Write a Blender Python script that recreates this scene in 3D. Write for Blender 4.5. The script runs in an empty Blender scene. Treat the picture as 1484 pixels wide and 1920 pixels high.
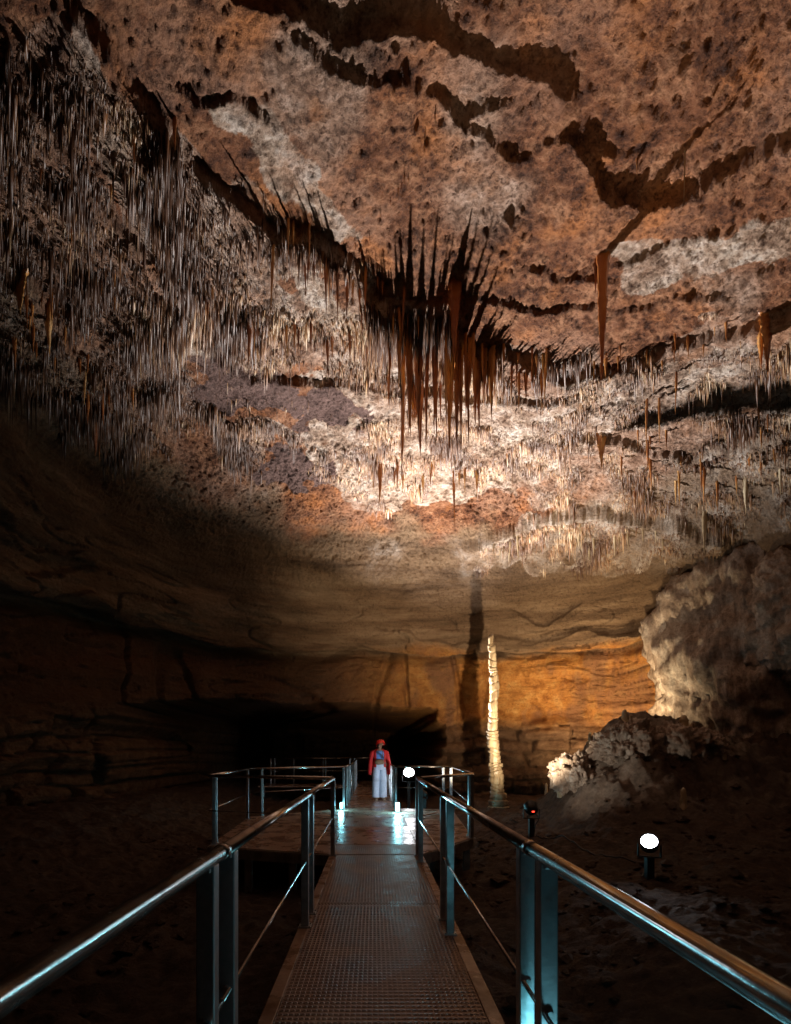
import bpy, bmesh, math, random
import numpy as np
from mathutils import Vector, Matrix

random.seed(7)
rng = np.random.default_rng(7)
R = math.radians
scene = bpy.context.scene
COL = scene.collection

# ------------------------------------------------------------------ camera, world, exposure
CAM_Z = 1.33
cam_data = bpy.data.cameras.new('camera')
cam = bpy.data.objects.new('camera', cam_data)
COL.objects.link(cam)
cam.location = (0, 0, CAM_Z)
cam.rotation_euler = (R(90), 0, 0)
cam_data.sensor_fit = 'HORIZONTAL'
cam_data.sensor_width = 24.0
cam_data.lens = 24.0 * 1000 / 1484
cam_data.shift_x = 42 / 1484
cam_data.shift_y = 452 / 1484
cam_data.clip_start = 0.05
cam_data.clip_end = 200
scene.camera = cam

world = bpy.data.worlds.new('World')
scene.world = world
world.use_nodes = True
world.node_tree.nodes['Background'].inputs[0].default_value = (0.02, 0.015, 0.012, 1)
world.node_tree.nodes['Background'].inputs[1].default_value = 0.05   # deep underground: no daylight reaches the chamber

scene.view_settings.view_transform = 'Standard'
scene.view_settings.look = 'None'
scene.view_settings.gamma = 1
scene.view_settings.exposure = 0
scene.render.engine = 'CYCLES'
scene.cycles.use_denoising = True
scene.cycles.max_bounces = 5
scene.cycles.diffuse_bounces = 2
scene.cycles.glossy_bounces = 3
scene.cycles.transparent_max_bounces = 12
scene.cycles.sample_clamp_indirect = 4
scene.cycles.caustics_reflective = False
scene.cycles.caustics_refractive = False

# ------------------------------------------------------------------ small helpers
def tag(o, label=None, cat=None, group=None, kind=None):
    if label: o['label'] = label
    if cat: o['category'] = cat
    if group: o['group'] = group
    if kind: o['kind'] = kind
    return o

def empty(name, loc=(0, 0, 0), rz=0.0):
    o = bpy.data.objects.new(name, None)
    o.empty_display_size = 0.1
    COL.objects.link(o)
    o.location = loc
    o.rotation_euler = (0, 0, rz)
    return o

def sm(a, b, x):
    t = np.clip((x - a) / (b - a), 0, 1)
    return t * t * (3 - 2 * t)

def np_mesh(name, V, quads=None, tris=None, smooth=True):
    me = bpy.data.meshes.new(name)
    V = np.asarray(V, np.float32)
    nq = 0 if quads is None else len(quads)
    nt = 0 if tris is None else len(tris)
    me.vertices.add(len(V))
    me.vertices.foreach_set('co', V.ravel())
    li = []
    if nq: li.append(np.asarray(quads, np.int32).ravel())
    if nt: li.append(np.asarray(tris, np.int32).ravel())
    li = np.concatenate(li)
    me.loops.add(len(li))
    me.loops.foreach_set('vertex_index', li)
    me.polygons.add(nq + nt)
    tot = np.concatenate([np.full(nq, 4, np.int32), np.full(nt, 3, np.int32)])
    st = np.concatenate([[0], np.cumsum(tot)[:-1]]).astype(np.int32)
    me.polygons.foreach_set('loop_start', st)
    me.polygons.foreach_set('loop_total', tot)
    me.polygons.foreach_set('use_smooth', np.full(nq + nt, smooth, bool))
    me.update(calc_edges=True)
    return me

def link(name, me, mat=None, parent=None):
    o = bpy.data.objects.new(name, me)
    COL.objects.link(o)
    if mat and not me.materials: me.materials.append(mat)
    if parent: o.parent = parent
    return o

def grid_faces(nu, nv, flip=False):
    i, j = np.meshgrid(np.arange(nu - 1), np.arange(nv - 1), indexing='ij')
    a = (i * nv + j).ravel(); b = ((i + 1) * nv + j).ravel()
    q = np.stack([a, b, b + 1, a + 1], 1)
    return q[:, ::-1] if flip else q

def attr(me, name, vals):
    at = me.attributes.new(name, 'FLOAT', 'POINT')
    at.data.foreach_set('value', np.asarray(vals, np.float32).ravel())

# ------------------------------------------------------------------ gradient noise
def _hash(ix, iy, iz, seed):
    h = (ix.astype(np.uint32) * np.uint32(374761393) + iy.astype(np.uint32) * np.uint32(668265263)
         + iz.astype(np.uint32) * np.uint32(2147483647 - 58) + np.uint32((seed * 144269 + 12345) & 0xffffffff))
    h = (h ^ (h >> np.uint32(13))) * np.uint32(1274126177)
    h = (h ^ (h >> np.uint32(15))) * np.uint32(2246822519)
    return h ^ (h >> np.uint32(16))

_G = np.array([[1,1,0],[-1,1,0],[1,-1,0],[-1,-1,0],[1,0,1],[-1,0,1],[1,0,-1],[-1,0,-1],
               [0,1,1],[0,-1,1],[0,1,-1],[0,-1,-1],[1,1,0],[0,-1,1],[-1,1,0],[0,-1,-1]], np.float32)

def noise(P, f=1.0, seed=0):
    Q = np.asarray(P, np.float32) * np.asarray(f, np.float32) + np.float32(seed * 17.31 + 100.0)
    I = np.floor(Q); F = Q - I
    I = I.astype(np.int64)
    U = F * F * F * (F * (F * 6 - 15) + 10)
    out = np.zeros(len(Q), np.float32)
    for dx in (0, 1):
        wx = U[:, 0] if dx else 1 - U[:, 0]
        for dy in (0, 1):
            wy = U[:, 1] if dy else 1 - U[:, 1]
            for dz in (0, 1):
                wz = U[:, 2] if dz else 1 - U[:, 2]
                g = _G[_hash(I[:, 0] + dx, I[:, 1] + dy, I[:, 2] + dz, seed) & np.uint32(15)]
                d = g[:, 0] * (F[:, 0] - dx) + g[:, 1] * (F[:, 1] - dy) + g[:, 2] * (F[:, 2] - dz)
                out += wx * wy * wz * d
    return out

def fbm(P, f=1.0, octv=3, seed=0, gain=0.5, mode=0):
    f = np.asarray(f, np.float32); a = 1.0; s = 0; tot = 0
    for o in range(octv):
        n = noise(P, f, seed + o * 7)
        if mode == 1: n = 0.5 - np.abs(n) * 1.6
        if mode == 2: n = np.abs(n) * 1.6 - 0.4
        s = s + a * n; tot += a
        a *= gain; f = f * 2.03
    return s / tot * 1.3

# ------------------------------------------------------------------ photograph geometry: a point at depth Y for a spot in the picture
def at(px, py, Y):
    return np.array([(px - 700) * Y / 1000, Y, CAM_Z + (1412 - py) * Y / 1000])

def to_px(P):
    Y = np.maximum(P[:, 1], 0.3)
    return 700 + 1000 * P[:, 0] / Y, 1412 - 1000 * (P[:, 2] - CAM_Z) / Y

# ------------------------------------------------------------------ chamber: base shell
CC = np.array([0.5, 7.5, 1.0])
AX = (8.0, 10.5)      # half widths: left, right
AY = (11.5, 10.4)     # towards the entrance, towards the far wall
AZ = (14.0, 8.4)
PW = 2.6

def shell_r(D):
    a = np.where(D[:, 0] < 0, AX[0], AX[1]); b = np.where(D[:, 1] < 0, AY[0], AY[1]); c = np.where(D[:, 2] < 0, AZ[0], AZ[1])
    return (np.abs(D[:, 0] / a) ** PW + np.abs(D[:, 1] / b) ** PW + np.abs(D[:, 2] / c) ** PW) ** (-1 / PW)

def shell_n(P):
    D = P - CC
    a = np.where(D[:, 0] < 0, AX[0], AX[1]); b = np.where(D[:, 1] < 0, AY[0], AY[1]); c = np.where(D[:, 2] < 0, AZ[0], AZ[1])
    g = np.stack([np.sign(D[:, 0]) * np.abs(D[:, 0] / a) ** (PW - 1) / a, np.sign(D[:, 1]) * np.abs(D[:, 1] / b) ** (PW - 1) / b,
                  np.sign(D[:, 2]) * np.abs(D[:, 2] / c) ** (PW - 1) / c], 1)
    return g / np.linalg.norm(g, axis=1, keepdims=True)

def shell_hit(px, py):
    lo, hi = 0.5, 30.0
    for _ in range(50):
        m = (lo + hi) / 2
        D = (at(px, py, m) - CC)[None]
        if shell_r(D)[0] > 1: lo = m
        else: hi = m
    return at(px, py, lo)

# ledges of the roof beds: traced lines, drop (m), how far the lower bed reaches back
LEDGES = [
    ([(1122, 296), (1148, 330), (1195, 368), (1290, 345), (1380, 298), (1484, 235), (1640, 150)], .23, 2.6),
    ([(886, 222), (920, 255), (985, 284), (1008, 246), (1068, 240), (1090, 268), (1152, 262)], .09, 1.3),
    ([(600, 60), (690, 108), (762, 108), (800, 165), (835, 172), (870, 205), (905, 195)], .09, 1.4),
    ([(430, -40), (560, 5), (640, 42), (740, 22), (800, 40), (850, 72), (940, 112), (1048, 150)], .18, 1.5),
    ([(1128, 476), (1250, 440), (1400, 390), (1500, 340), (1640, 280)], .09, 1.5),
    ([(700, 560), (800, 548), (880, 545), (960, 540), (1050, 552), (1112, 538)], .10, 1.2),
    ([(938, 500), (965, 472), (1030, 474), (1042, 492), (1125, 497)], .08, 0.9),
    ([(1198, 552), (1330, 530), (1484, 478), (1640, 440)], .09, 1.6),
    ([(180, 60), (250, 140), (320, 215), (370, 300), (440, 362), (510, 408), (640, 462), (695, 540), (780, 590), (880, 612), (950, 640), (1050, 668),
      (1200, 655), (1360, 600), (1484, 560), (1640, 520)], .21, 2.2),
    ([(300, 560), (380, 640), (470, 690), (600, 700), (740, 715), (900, 722), (1060, 700)], .16, 1.2),
    ([(370, 178), (400, 192), (440, 170), (480, 205)], .08, 0.8),
    ([(1060, 800), (1200, 830), (1300, 850), (1484, 800), (1640, 760)], .18, 1.3),
    ([(880, 1010), (960, 985), (1060, 950), (1200, 960), (1340, 990)], .35, 1.0),
    ([(60, 130), (130, 260), (200, 380), (290, 500), (340, 560)], .16, 1.2),
    ([(0, 420), (80, 560), (160, 680), (260, 760), (330, 830)], .2, 1.0),
]
_L = []
for line, h, back in LEDGES:
    pts = np.array([shell_hit(*p)[:2] for p in line])
    _L.append((pts, h, back))

def ledge_drop(P, jit):
    out = np.zeros(len(P), np.float32)
    X = P[:, 0] + jit[:, 0]; Y = P[:, 1] + jit[:, 1]
    for pts, h, back in _L:
        m = (X > pts[:, 0].min() - 1.5) & (X < pts[:, 0].max() + 1.5) & (Y > pts[:, 1].min() - 1.0) & (Y < pts[:, 1].max() + 3 * back + .5)
        if not m.any(): continue
        x = X[m]; y = Y[m]
        best = np.full(len(x), 1e9); sg = np.zeros(len(x)); over = np.zeros(len(x))
        n = len(pts) - 1
        for k in range(n):
            a = pts[k]; d = pts[k + 1] - a; L2 = d @ d; L = math.sqrt(L2)
            t = ((x - a[0]) * d[0] + (y - a[1]) * d[1]) / L2
            tc = np.clip(t, 0, 1)
            dd = np.hypot(x - a[0] - tc * d[0], y - a[1] - tc * d[1])
            cr = d[0] * (y - a[1]) - d[1] * (x - a[0])
            u = dd < best
            best = np.where(u, dd, best); sg = np.where(u, np.sign(cr), sg)
            ov = np.zeros(len(x))
            if k == 0: ov = np.maximum(ov, -t * L)
            if k == n - 1: ov = np.maximum(ov, (t - 1) * L)
            over = np.where(u, ov, over)
        s = best * sg
        f = sm(-.022, .022, s) * np.exp(-np.maximum(s, 0) ** 1.5 / back ** 1.5) * (1 - sm(.05, .6, over))
        out[m] += (h * f).astype(np.float32)
    return out

def displace(P0):
    N = shell_n(P0)
    nz = N[:, 2]
    wc = sm(.45, .80, nz); ww = 1 - sm(.30, .70, nz)
    P = P0.copy()
    big = fbm(P0, .24, 3, 3)
    d = big * (.50 - .18 * wc)
    d += fbm(P0, 1.0, 2, 11) * .12
    # roof: collapse scars and pitting
    q = fbm(P0, (.55, .55, .3), 3, 23) * 3.0
    terr = np.floor(q) + sm(.40, .60, q - np.floor(q))
    d += wc * terr * .03
    rough = sm(-.25, .35, noise(P0, .35, 77))
    d += wc * (.45 + .75 * rough) * fbm(P0, (4.6, 4.6, 4.6), 4, 31, .60, 2) * .10
    d += wc * fbm(P0, 12.0, 2, 37, .6) * .042
    # walls: bedding
    z = P0[:, 2] + fbm(P0, (.35, .35, .2), 2, 41) * .35
    A = np.stack([P0[:, 0] * .22, P0[:, 1] * .22, z * 1.5], 1)
    bed = fbm(A, 1.0, 2, 43)
    B = np.stack([P0[:, 0] * .5, P0[:, 1] * .5, z * 6.0], 1)
    bed2 = fbm(B, 1.0, 3, 47)
    d += ww * (bed * .30 + bed2 * .05 * (.4 + 1.2 * sm(-.2, .3, noise(P0, .6, 48))))
    d += ww * fbm(P0, (2.2, 2.2, 4.0), 4, 53) * .07
    lz = z * 1.55 + noise(P0, (.5, .5, .5), 55) * 1.1 + noise(P0, 2.0, 56) * .16
    saw = lz - np.floor(lz)
    d += ww * sm(4.4, 4.8, z) * (saw ** 1.6) * -.20 * sm(-.15, .25, noise(P0, (.35, .35, .8), 57))
    lz2 = z * 4.1 + noise(P0, (.9, .9, .9), 58) * 1.3
    d += ww * ((lz2 - np.floor(lz2)) ** 2) * -.06 * sm(-.1, .3, noise(P0, (.6, .6, 1.0), 50))
    crk = np.abs(noise(np.stack([P0[:, 0] * .35, P0[:, 1] * .35, z * 2.3], 1), 1.0, 59))
    d += ww * (1 - sm(0, .03, crk)) * .10
    # the bedding plane at about 4.6 m: the wall below it stands back
    zz = z + bed * .10 + noise(P0, .9, 61) * .12
    below = 1 - sm(4.52, 4.62, zz)
    d += ww * below * .65
    d += ww * sm(4.2, 4.55, zz) * (1 - sm(4.55, 4.62, zz)) * .30
    # broken blocks in the lowest beds
    ang = np.arctan2(P0[:, 0] - CC[0], P0[:, 1] - CC[1]) * 11
    row = np.floor(zz * 2.3)
    rowoff = (_hash(row.astype(np.int64), row.astype(np.int64), row.astype(np.int64) * 0, 5) & np.uint32(255)) / 255.0
    cellx = ang * (.75 + .5 * rowoff) + rowoff * 7 + noise(P0, 1.2, 67) * .35
    cx = np.floor(cellx)
    rv = (_hash(cx.astype(np.int64), row.astype(np.int64), cx.astype(np.int64) * 0 + 3, 9) & np.uint32(1023)) / 1023.0
    fz = zz * 2.3 - row; fx = cellx - cx
    edge = np.minimum(sm(0, .16, fz) * sm(1, .84, fz), sm(0, .10, fx) * sm(1, .90, fx))
    low = (1 - sm(2.0, 2.45, z)) * ww
    d += low * (rv * .45 - .30 + (1 - edge) * .16)
    # vertical joints in the middle bed
    mid = below * sm(2.2, 2.5, z) * ww
    jn = np.abs(noise(np.stack([ang * .55, ang * 0, z * .12], 1), 1.0, 71))
    d += mid * ((1 - sm(0, .07, jn)) * .22 + noise(np.stack([ang * .8, ang * 0, z * .25], 1), 1.0, 73) * .25)
    P += N * d[:, None]
    jit = np.stack([noise(P0, 1.6, 81), noise(P0, 1.6, 82)], 1) * .13 + np.stack([noise(P0, 6, 83), noise(P0, 6, 84)], 1) * .025
    P[:, 2] -= ledge_drop(P0, jit) * sm(.30, .55, nz)
    # low passage leading on through the far wall
    tx = P0[:, 0]; zt = 2.95 + .25 * noise(P0, (.5, .5, .1), 91) - .02 * (tx + 2) ** 2
    inside = sm(-6.6, -5.9, tx + .3 * noise(P0, 1.0, 92)) * (1 - sm(2.0, 2.35, tx + .55 * noise(P0, (.3, .3, .9), 93) + .25 * noise(P0, 3.0, 94))) * (1 - sm(zt - .10, zt + .10, P0[:, 2])) * sm(11.5, 12.5, P0[:, 1])
    P[:, 1] += inside * 17
    return P, N

def poly_in(px, py, poly):
    c = np.zeros(len(px), bool); n = len(poly)
    for i in range(n):
        x1, y1 = poly[i]; x2, y2 = poly[(i + 1) % n]
        if y1 == y2: continue
        m = ((y1 > py) != (y2 > py)) & (px < (x2 - x1) * (py - y1) / (y2 - y1) + x1)
        c ^= m
    return c

# where drip growth covers the roof
STRAW_AREAS = [
    [(-60, 60), (120, 40), (190, 140), (320, 225), (370, 300), (440, 360), (560, 425), (690, 510), (730, 610), (740, 720), (640, 720), (540, 700), (420, 650), (350, 610),
     (310, 700), (330, 860), (180, 870), (100, 780), (-60, 700)],
    [(700, 560), (860, 610), (1050, 668), (1200, 652), (1484, 556), (1600, 540), (1600, 1010), (1340, 1010), (1100, 965), (880, 890), (700, 950), (640, 900), (620, 840), (720, 790), (690, 720)],
    [(885, 1010), (1000, 960), (1100, 925), (1340, 975), (1340, 1050), (1200, 1060), (1040, 1075), (900, 1075)],
    [(330, 640), (520, 800), (640, 850), (690, 940), (560, 900), (440, 850), (300, 780)],
]
BARE = [
    [(170, 240), (215, 260), (300, 470), (285, 500), (240, 440)],
    [(350, 660), (470, 690), (640, 730), (690, 770), (660, 800), (520, 790), (400, 740)],
    [(880, 735), (1010, 720), (1090, 770), (1060, 800), (900, 800)],
    [(470, 850), (560, 835), (620, 870), (600, 915), (500, 900)],
    [(360, 700), (420, 720), (450, 760), (410, 770), (360, 740)],
    [(540, 505), (610, 520), (650, 590), (620, 605), (570, 560)],
]

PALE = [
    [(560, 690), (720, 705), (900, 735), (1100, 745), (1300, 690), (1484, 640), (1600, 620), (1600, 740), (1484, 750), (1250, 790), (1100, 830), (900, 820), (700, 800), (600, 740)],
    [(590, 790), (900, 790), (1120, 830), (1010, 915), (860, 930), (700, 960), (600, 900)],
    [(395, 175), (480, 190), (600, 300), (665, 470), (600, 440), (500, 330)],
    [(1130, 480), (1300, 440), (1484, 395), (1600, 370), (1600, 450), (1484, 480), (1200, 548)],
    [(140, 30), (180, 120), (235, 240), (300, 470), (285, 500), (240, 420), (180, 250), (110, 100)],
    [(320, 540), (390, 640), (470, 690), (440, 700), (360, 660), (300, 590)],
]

def straw_density(P):
    px, py = to_px(P)
    j = np.stack([noise(P, 1.3, 101), noise(P, 1.3, 102)], 1) * 60
    qx = px + j[:, 0]; qy = py + j[:, 1]
    d = np.zeros(len(P))
    for a in STRAW_AREAS: d = np.maximum(d, poly_in(qx, qy, a) * 1.0)
    for a in BARE: d = np.where(poly_in(qx, qy, a), .03, d)
    cl = sm(-.28, .25, fbm(P, (1.5, 1.5, 1.0), 2, 107))
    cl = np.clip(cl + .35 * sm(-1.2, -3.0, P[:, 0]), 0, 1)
    vis = (P[:, 1] > 2.5) & (px > -150) & (px < 1650) & (py > -150)
    d = np.where(vis, d, .25)
    return d, cl

# ------------------------------------------------------------------ materials
def nodes_of(name):
    m = bpy.data.materials.new(name); m.use_nodes = True
    nt = m.node_tree; b = nt.nodes['Principled BSDF']
    return m, nt, b

def N_(nt, typ, **kw):
    n = nt.nodes.new(typ)
    for k, v in kw.items():
        if k == 'ins':
            for i, x in v.items():
                if hasattr(x, 'links') or hasattr(x, 'is_output'): nt.links.new(x, n.inputs[i])
                else: n.inputs[i].default_value = x
        else: setattr(n, k, v)
    return n

def ramp(nt, fac, stops):
    r = nt.nodes.new('ShaderNodeValToRGB')
    el = r.color_ramp.elements
    while len(el) < len(stops): el.new(0.5)
    for e, (p, c) in zip(el, stops):
        e.position = p; e.color = (*c, 1) if len(c) == 3 else c
    nt.links.new(fac, r.inputs[0])
    return r.outputs[0]

def tex_noise(nt, vec, scale, detail=4, rough=.55):
    n = N_(nt, 'ShaderNodeTexNoise', ins={'Scale': scale, 'Detail': detail, 'Roughness': rough})
    nt.links.new(vec, n.inputs['Vector'])
    return n.outputs[0]

def mixc(nt, fac, a, b, mode='MIX'):
    n = N_(nt, 'ShaderNodeMix', data_type='RGBA', blend_type=mode)
    for i, x in ((0, fac), (6, a), (7, b)):
        if hasattr(x, 'is_output'): nt.links.new(x, n.inputs[i])
        else: n.inputs[i].default_value = x if not isinstance(x, tuple) else ((*x, 1) if len(x) == 3 else x)
    return n.outputs[2]

def math_(nt, op, a, b=0.0, c=None):
    n = N_(nt, 'ShaderNodeMath', operation=op)
    for i, x in ((0, a), (1, b), (2, c)):
        if x is None: continue
        if hasattr(x, 'is_output'): nt.links.new(x, n.inputs[i])
        else: n.inputs[i].default_value = x
    return n.outputs[0]

def maprange(nt, v, a, b):
    n = N_(nt, 'ShaderNodeMapRange', ins={1: a, 2: b})
    nt.links.new(v, n.inputs[0])
    return n.outputs[0]

def scaled(nt, vec, s):
    n = N_(nt, 'ShaderNodeMapping'); nt.links.new(vec, n.inputs[0]); n.inputs['Scale'].default_value = s
    return n.outputs[0]

def bump(nt, b, h, strength, dist, prev=None):
    n = N_(nt, 'ShaderNodeBump', ins={'Strength': strength, 'Distance': dist})
    nt.links.new(h, n.inputs['Height'])
    if prev is not None: nt.links.new(prev, n.inputs['Normal'])
    nt.links.new(n.outputs[0], b.inputs['Normal'])
    return n.outputs[0]

def rock_material(name):
    m, nt, b = nodes_of(name)
    tc = N_(nt, 'ShaderNodeTexCoord').outputs['Object']
    n1 = tex_noise(nt, tc, .55, 5, .6)
    n2 = tex_noise(nt, tc, 3.2, 5, .65)
    n3 = tex_noise(nt, tc, 14.0, 4, .7)
    ca = N_(nt, 'ShaderNodeAttribute', attribute_name='calcite').outputs['Fac']
    rf = N_(nt, 'ShaderNodeAttribute', attribute_name='roof').outputs['Fac']
    red = ramp(nt, n2, [(.31, (.045, .015, .007)), (.48, (.185, .072, .033)), (.66, (.35, .170, .090))])
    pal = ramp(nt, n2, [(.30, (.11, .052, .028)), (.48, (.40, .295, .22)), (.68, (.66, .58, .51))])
    lav = mixc(nt, maprange(nt, n1, .52, .66), red, (.31, .165, .105))
    iron = maprange(nt, tex_noise(nt, tc, 1.1, 3, .6), .53, .68)
    roofc = mixc(nt, math_(nt, 'MULTIPLY', iron, .75), lav, (.41, .150, .045))
    sep = N_(nt, 'ShaderNodeSeparateXYZ'); nt.links.new(tc, sep.inputs[0])
    wob = math_(nt, 'MULTIPLY_ADD', n1, .9, math_(nt, 'ADD', sep.outputs[2], -.45))
    bed = tex_noise(nt, scaled(nt, tc, (.30, .30, 2.6)), 1.0, 7, .68)
    up = ramp(nt, bed, [(.30, (.085, .050, .029)), (.5, (.20, .124, .072)), (.7, (.33, .225, .14))])
    och = ramp(nt, n2, [(.25, (.25, .085, .020)), (.5, (.50, .215, .055)), (.75, (.62, .34, .11))])
    stain = maprange(nt, tex_noise(nt, scaled(nt, tc, (.8, .8, .18)), 1.0, 4, .6), .50, .62)
    och = mixc(nt, math_(nt, 'MULTIPLY', stain, .75), och, (.22, .11, .065))
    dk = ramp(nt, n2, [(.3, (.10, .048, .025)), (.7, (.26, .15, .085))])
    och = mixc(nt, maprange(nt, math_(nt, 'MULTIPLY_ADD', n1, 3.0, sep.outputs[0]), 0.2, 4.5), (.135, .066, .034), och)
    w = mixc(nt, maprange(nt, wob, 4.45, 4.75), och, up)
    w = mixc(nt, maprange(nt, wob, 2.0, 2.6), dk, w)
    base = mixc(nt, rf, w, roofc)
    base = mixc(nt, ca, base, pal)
    base = mixc(nt, N_(nt, 'ShaderNodeAttribute', attribute_name='slab').outputs['Fac'], base, ramp(nt, n2, [(.3, (.085, .048, .040)), (.7, (.19, .118, .10))]))
    grain = mixc(nt, rf, ramp(nt, n3, [(.30, (.55, .52, .50)), (.50, (1, 1, 1))]), ramp(nt, n3, [(.34, (.24, .18, .15)), (.53, (1, 1, 1))]))
    base = mixc(nt, maprange(nt, tex_noise(nt, tc, .9, 4, .6), .28, .52), base, mixc(nt, 1.0, base, grain, 'MULTIPLY'))
    nt.links.new(base, b.inputs['Base Color'])
    b.inputs['Roughness'].default_value = .62
    b.inputs['Specular IOR Level'].default_value = .14
    nb = bump(nt, b, tex_noise(nt, tc, 9.0, 6, .78), 1.0, .13)
    lay = N_(nt, 'ShaderNodeBump', ins={'Distance': .10}); nt.links.new(nb, lay.inputs['Normal'])
    nt.links.new(tex_noise(nt, scaled(nt, tc, (1.2, 1.2, 7)), 1.4, 7, .72), lay.inputs['Height'])
    nt.links.new(math_(nt, 'MULTIPLY_ADD', rf, -.7, .7), lay.inputs['Strength'])
    bump(nt, b, tex_noise(nt, tc, 34.0, 3, .6), .5, .025, lay.outputs[0])
    return m

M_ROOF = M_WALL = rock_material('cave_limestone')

def drip_material(name, stops, rough=.42):
    m, nt, b = nodes_of(name)
    tc = N_(nt, 'ShaderNodeTexCoord').outputs['Object']
    geo = N_(nt, 'ShaderNodeNewGeometry').outputs['Position']
    info = N_(nt, 'ShaderNodeObjectInfo').outputs['Random']
    n = tex_noise(nt, scaled(nt, geo, (3.0, 3.0, 1.2)), 1.6, 4, .65)
    f = math_(nt, 'ADD', n, math_(nt, 'MULTIPLY', math_(nt, 'SUBTRACT', info, .5), .35))
    c = ramp(nt, f, stops)
    nt.links.new(c, b.inputs['Base Color'])
    b.inputs['Roughness'].default_value = rough
    b.inputs['Subsurface Weight'].default_value = 0
    bump(nt, b, tex_noise(nt, scaled(nt, geo, (30, 30, 9)), 1.0, 4, .6), .4, .02)
    return m

M_STRAW, nt, b = nodes_of('soda_straw_calcite')
nt.links.new(ramp(nt, N_(nt, 'ShaderNodeAttribute', attribute_name='tone').outputs['Fac'],
             [(.10, (.065, .024, .008)), (.38, (.205, .090, .034)), (.65, (.38, .235, .12)), (.95, (.60, .48, .34))]), b.inputs['Base Color'])
b.inputs['Roughness'].default_value = .45
M_AMBER = drip_material('iron_stained_calcite', [(.25, (.16, .05, .016)), (.45, (.36, .13, .035)), (.62, (.52, .26, .08)), (.80, (.66, .43, .20))], .35)
M_RUST = drip_material('rust_calcite', [(.25, (.12, .028, .008)), (.5, (.32, .085, .020)), (.75, (.46, .17, .045))], .3)
M_CREAM = drip_material('pale_calcite', [(.25, (.20, .135, .075)), (.5, (.42, .32, .195)), (.75, (.58, .49, .34))], .4)

def simple(name, col, rough=.5, metal=0.0, nscale=0, namp=.3, bscale=0, bstr=.3):
    m, nt, b = nodes_of(name)
    b.inputs['Roughness'].default_value = rough
    b.inputs['Metallic'].default_value = metal
    tc = N_(nt, 'ShaderNodeTexCoord').outputs['Object']
    if nscale:
        n = tex_noise(nt, tc, nscale, 4, .6)
        k = [max(0, c * (1 - namp)) for c in col]; h = [min(1, c * (1 + namp)) for c in col]
        nt.links.new(ramp(nt, n, [(.3, k), (.7, h)]), b.inputs['Base Color'])
    else:
        b.inputs['Base Color'].default_value = (*col, 1)
    if bscale: bump(nt, b, tex_noise(nt, tc, bscale, 5, .6), bstr, .02)
    return m

def steel(name, col, r0, r1):
    m, nt, b = nodes_of(name)
    tc = N_(nt, 'ShaderNodeTexCoord').outputs['Object']
    n = tex_noise(nt, tc, 7.0, 5, .65)
    k = [c * .6 for c in col]
    nt.links.new(ramp(nt, n, [(.35, k), (.6, col)]), b.inputs['Base Color'])
    rr = N_(nt, 'ShaderNodeMapRange', ins={1: .3, 2: .7, 3: r1, 4: r0}); nt.links.new(n, rr.inputs[0])
    nt.links.new(rr.outputs[0], b.inputs['Roughness'])
    b.inputs['Metallic'].default_value = 1
    bump(nt, b, tex_noise(nt, tc, 40, 3, .6), .06, .01)
    return m

M_STEEL = steel('brushed_steel', (.50, .47, .45), .13, .30)
M_POST = steel('galvanised_post', (.50, .52, .54), .28, .5)
M_FASCIA = steel('galvanised_beam', (.42, .40, .38), .4, .65)

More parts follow.
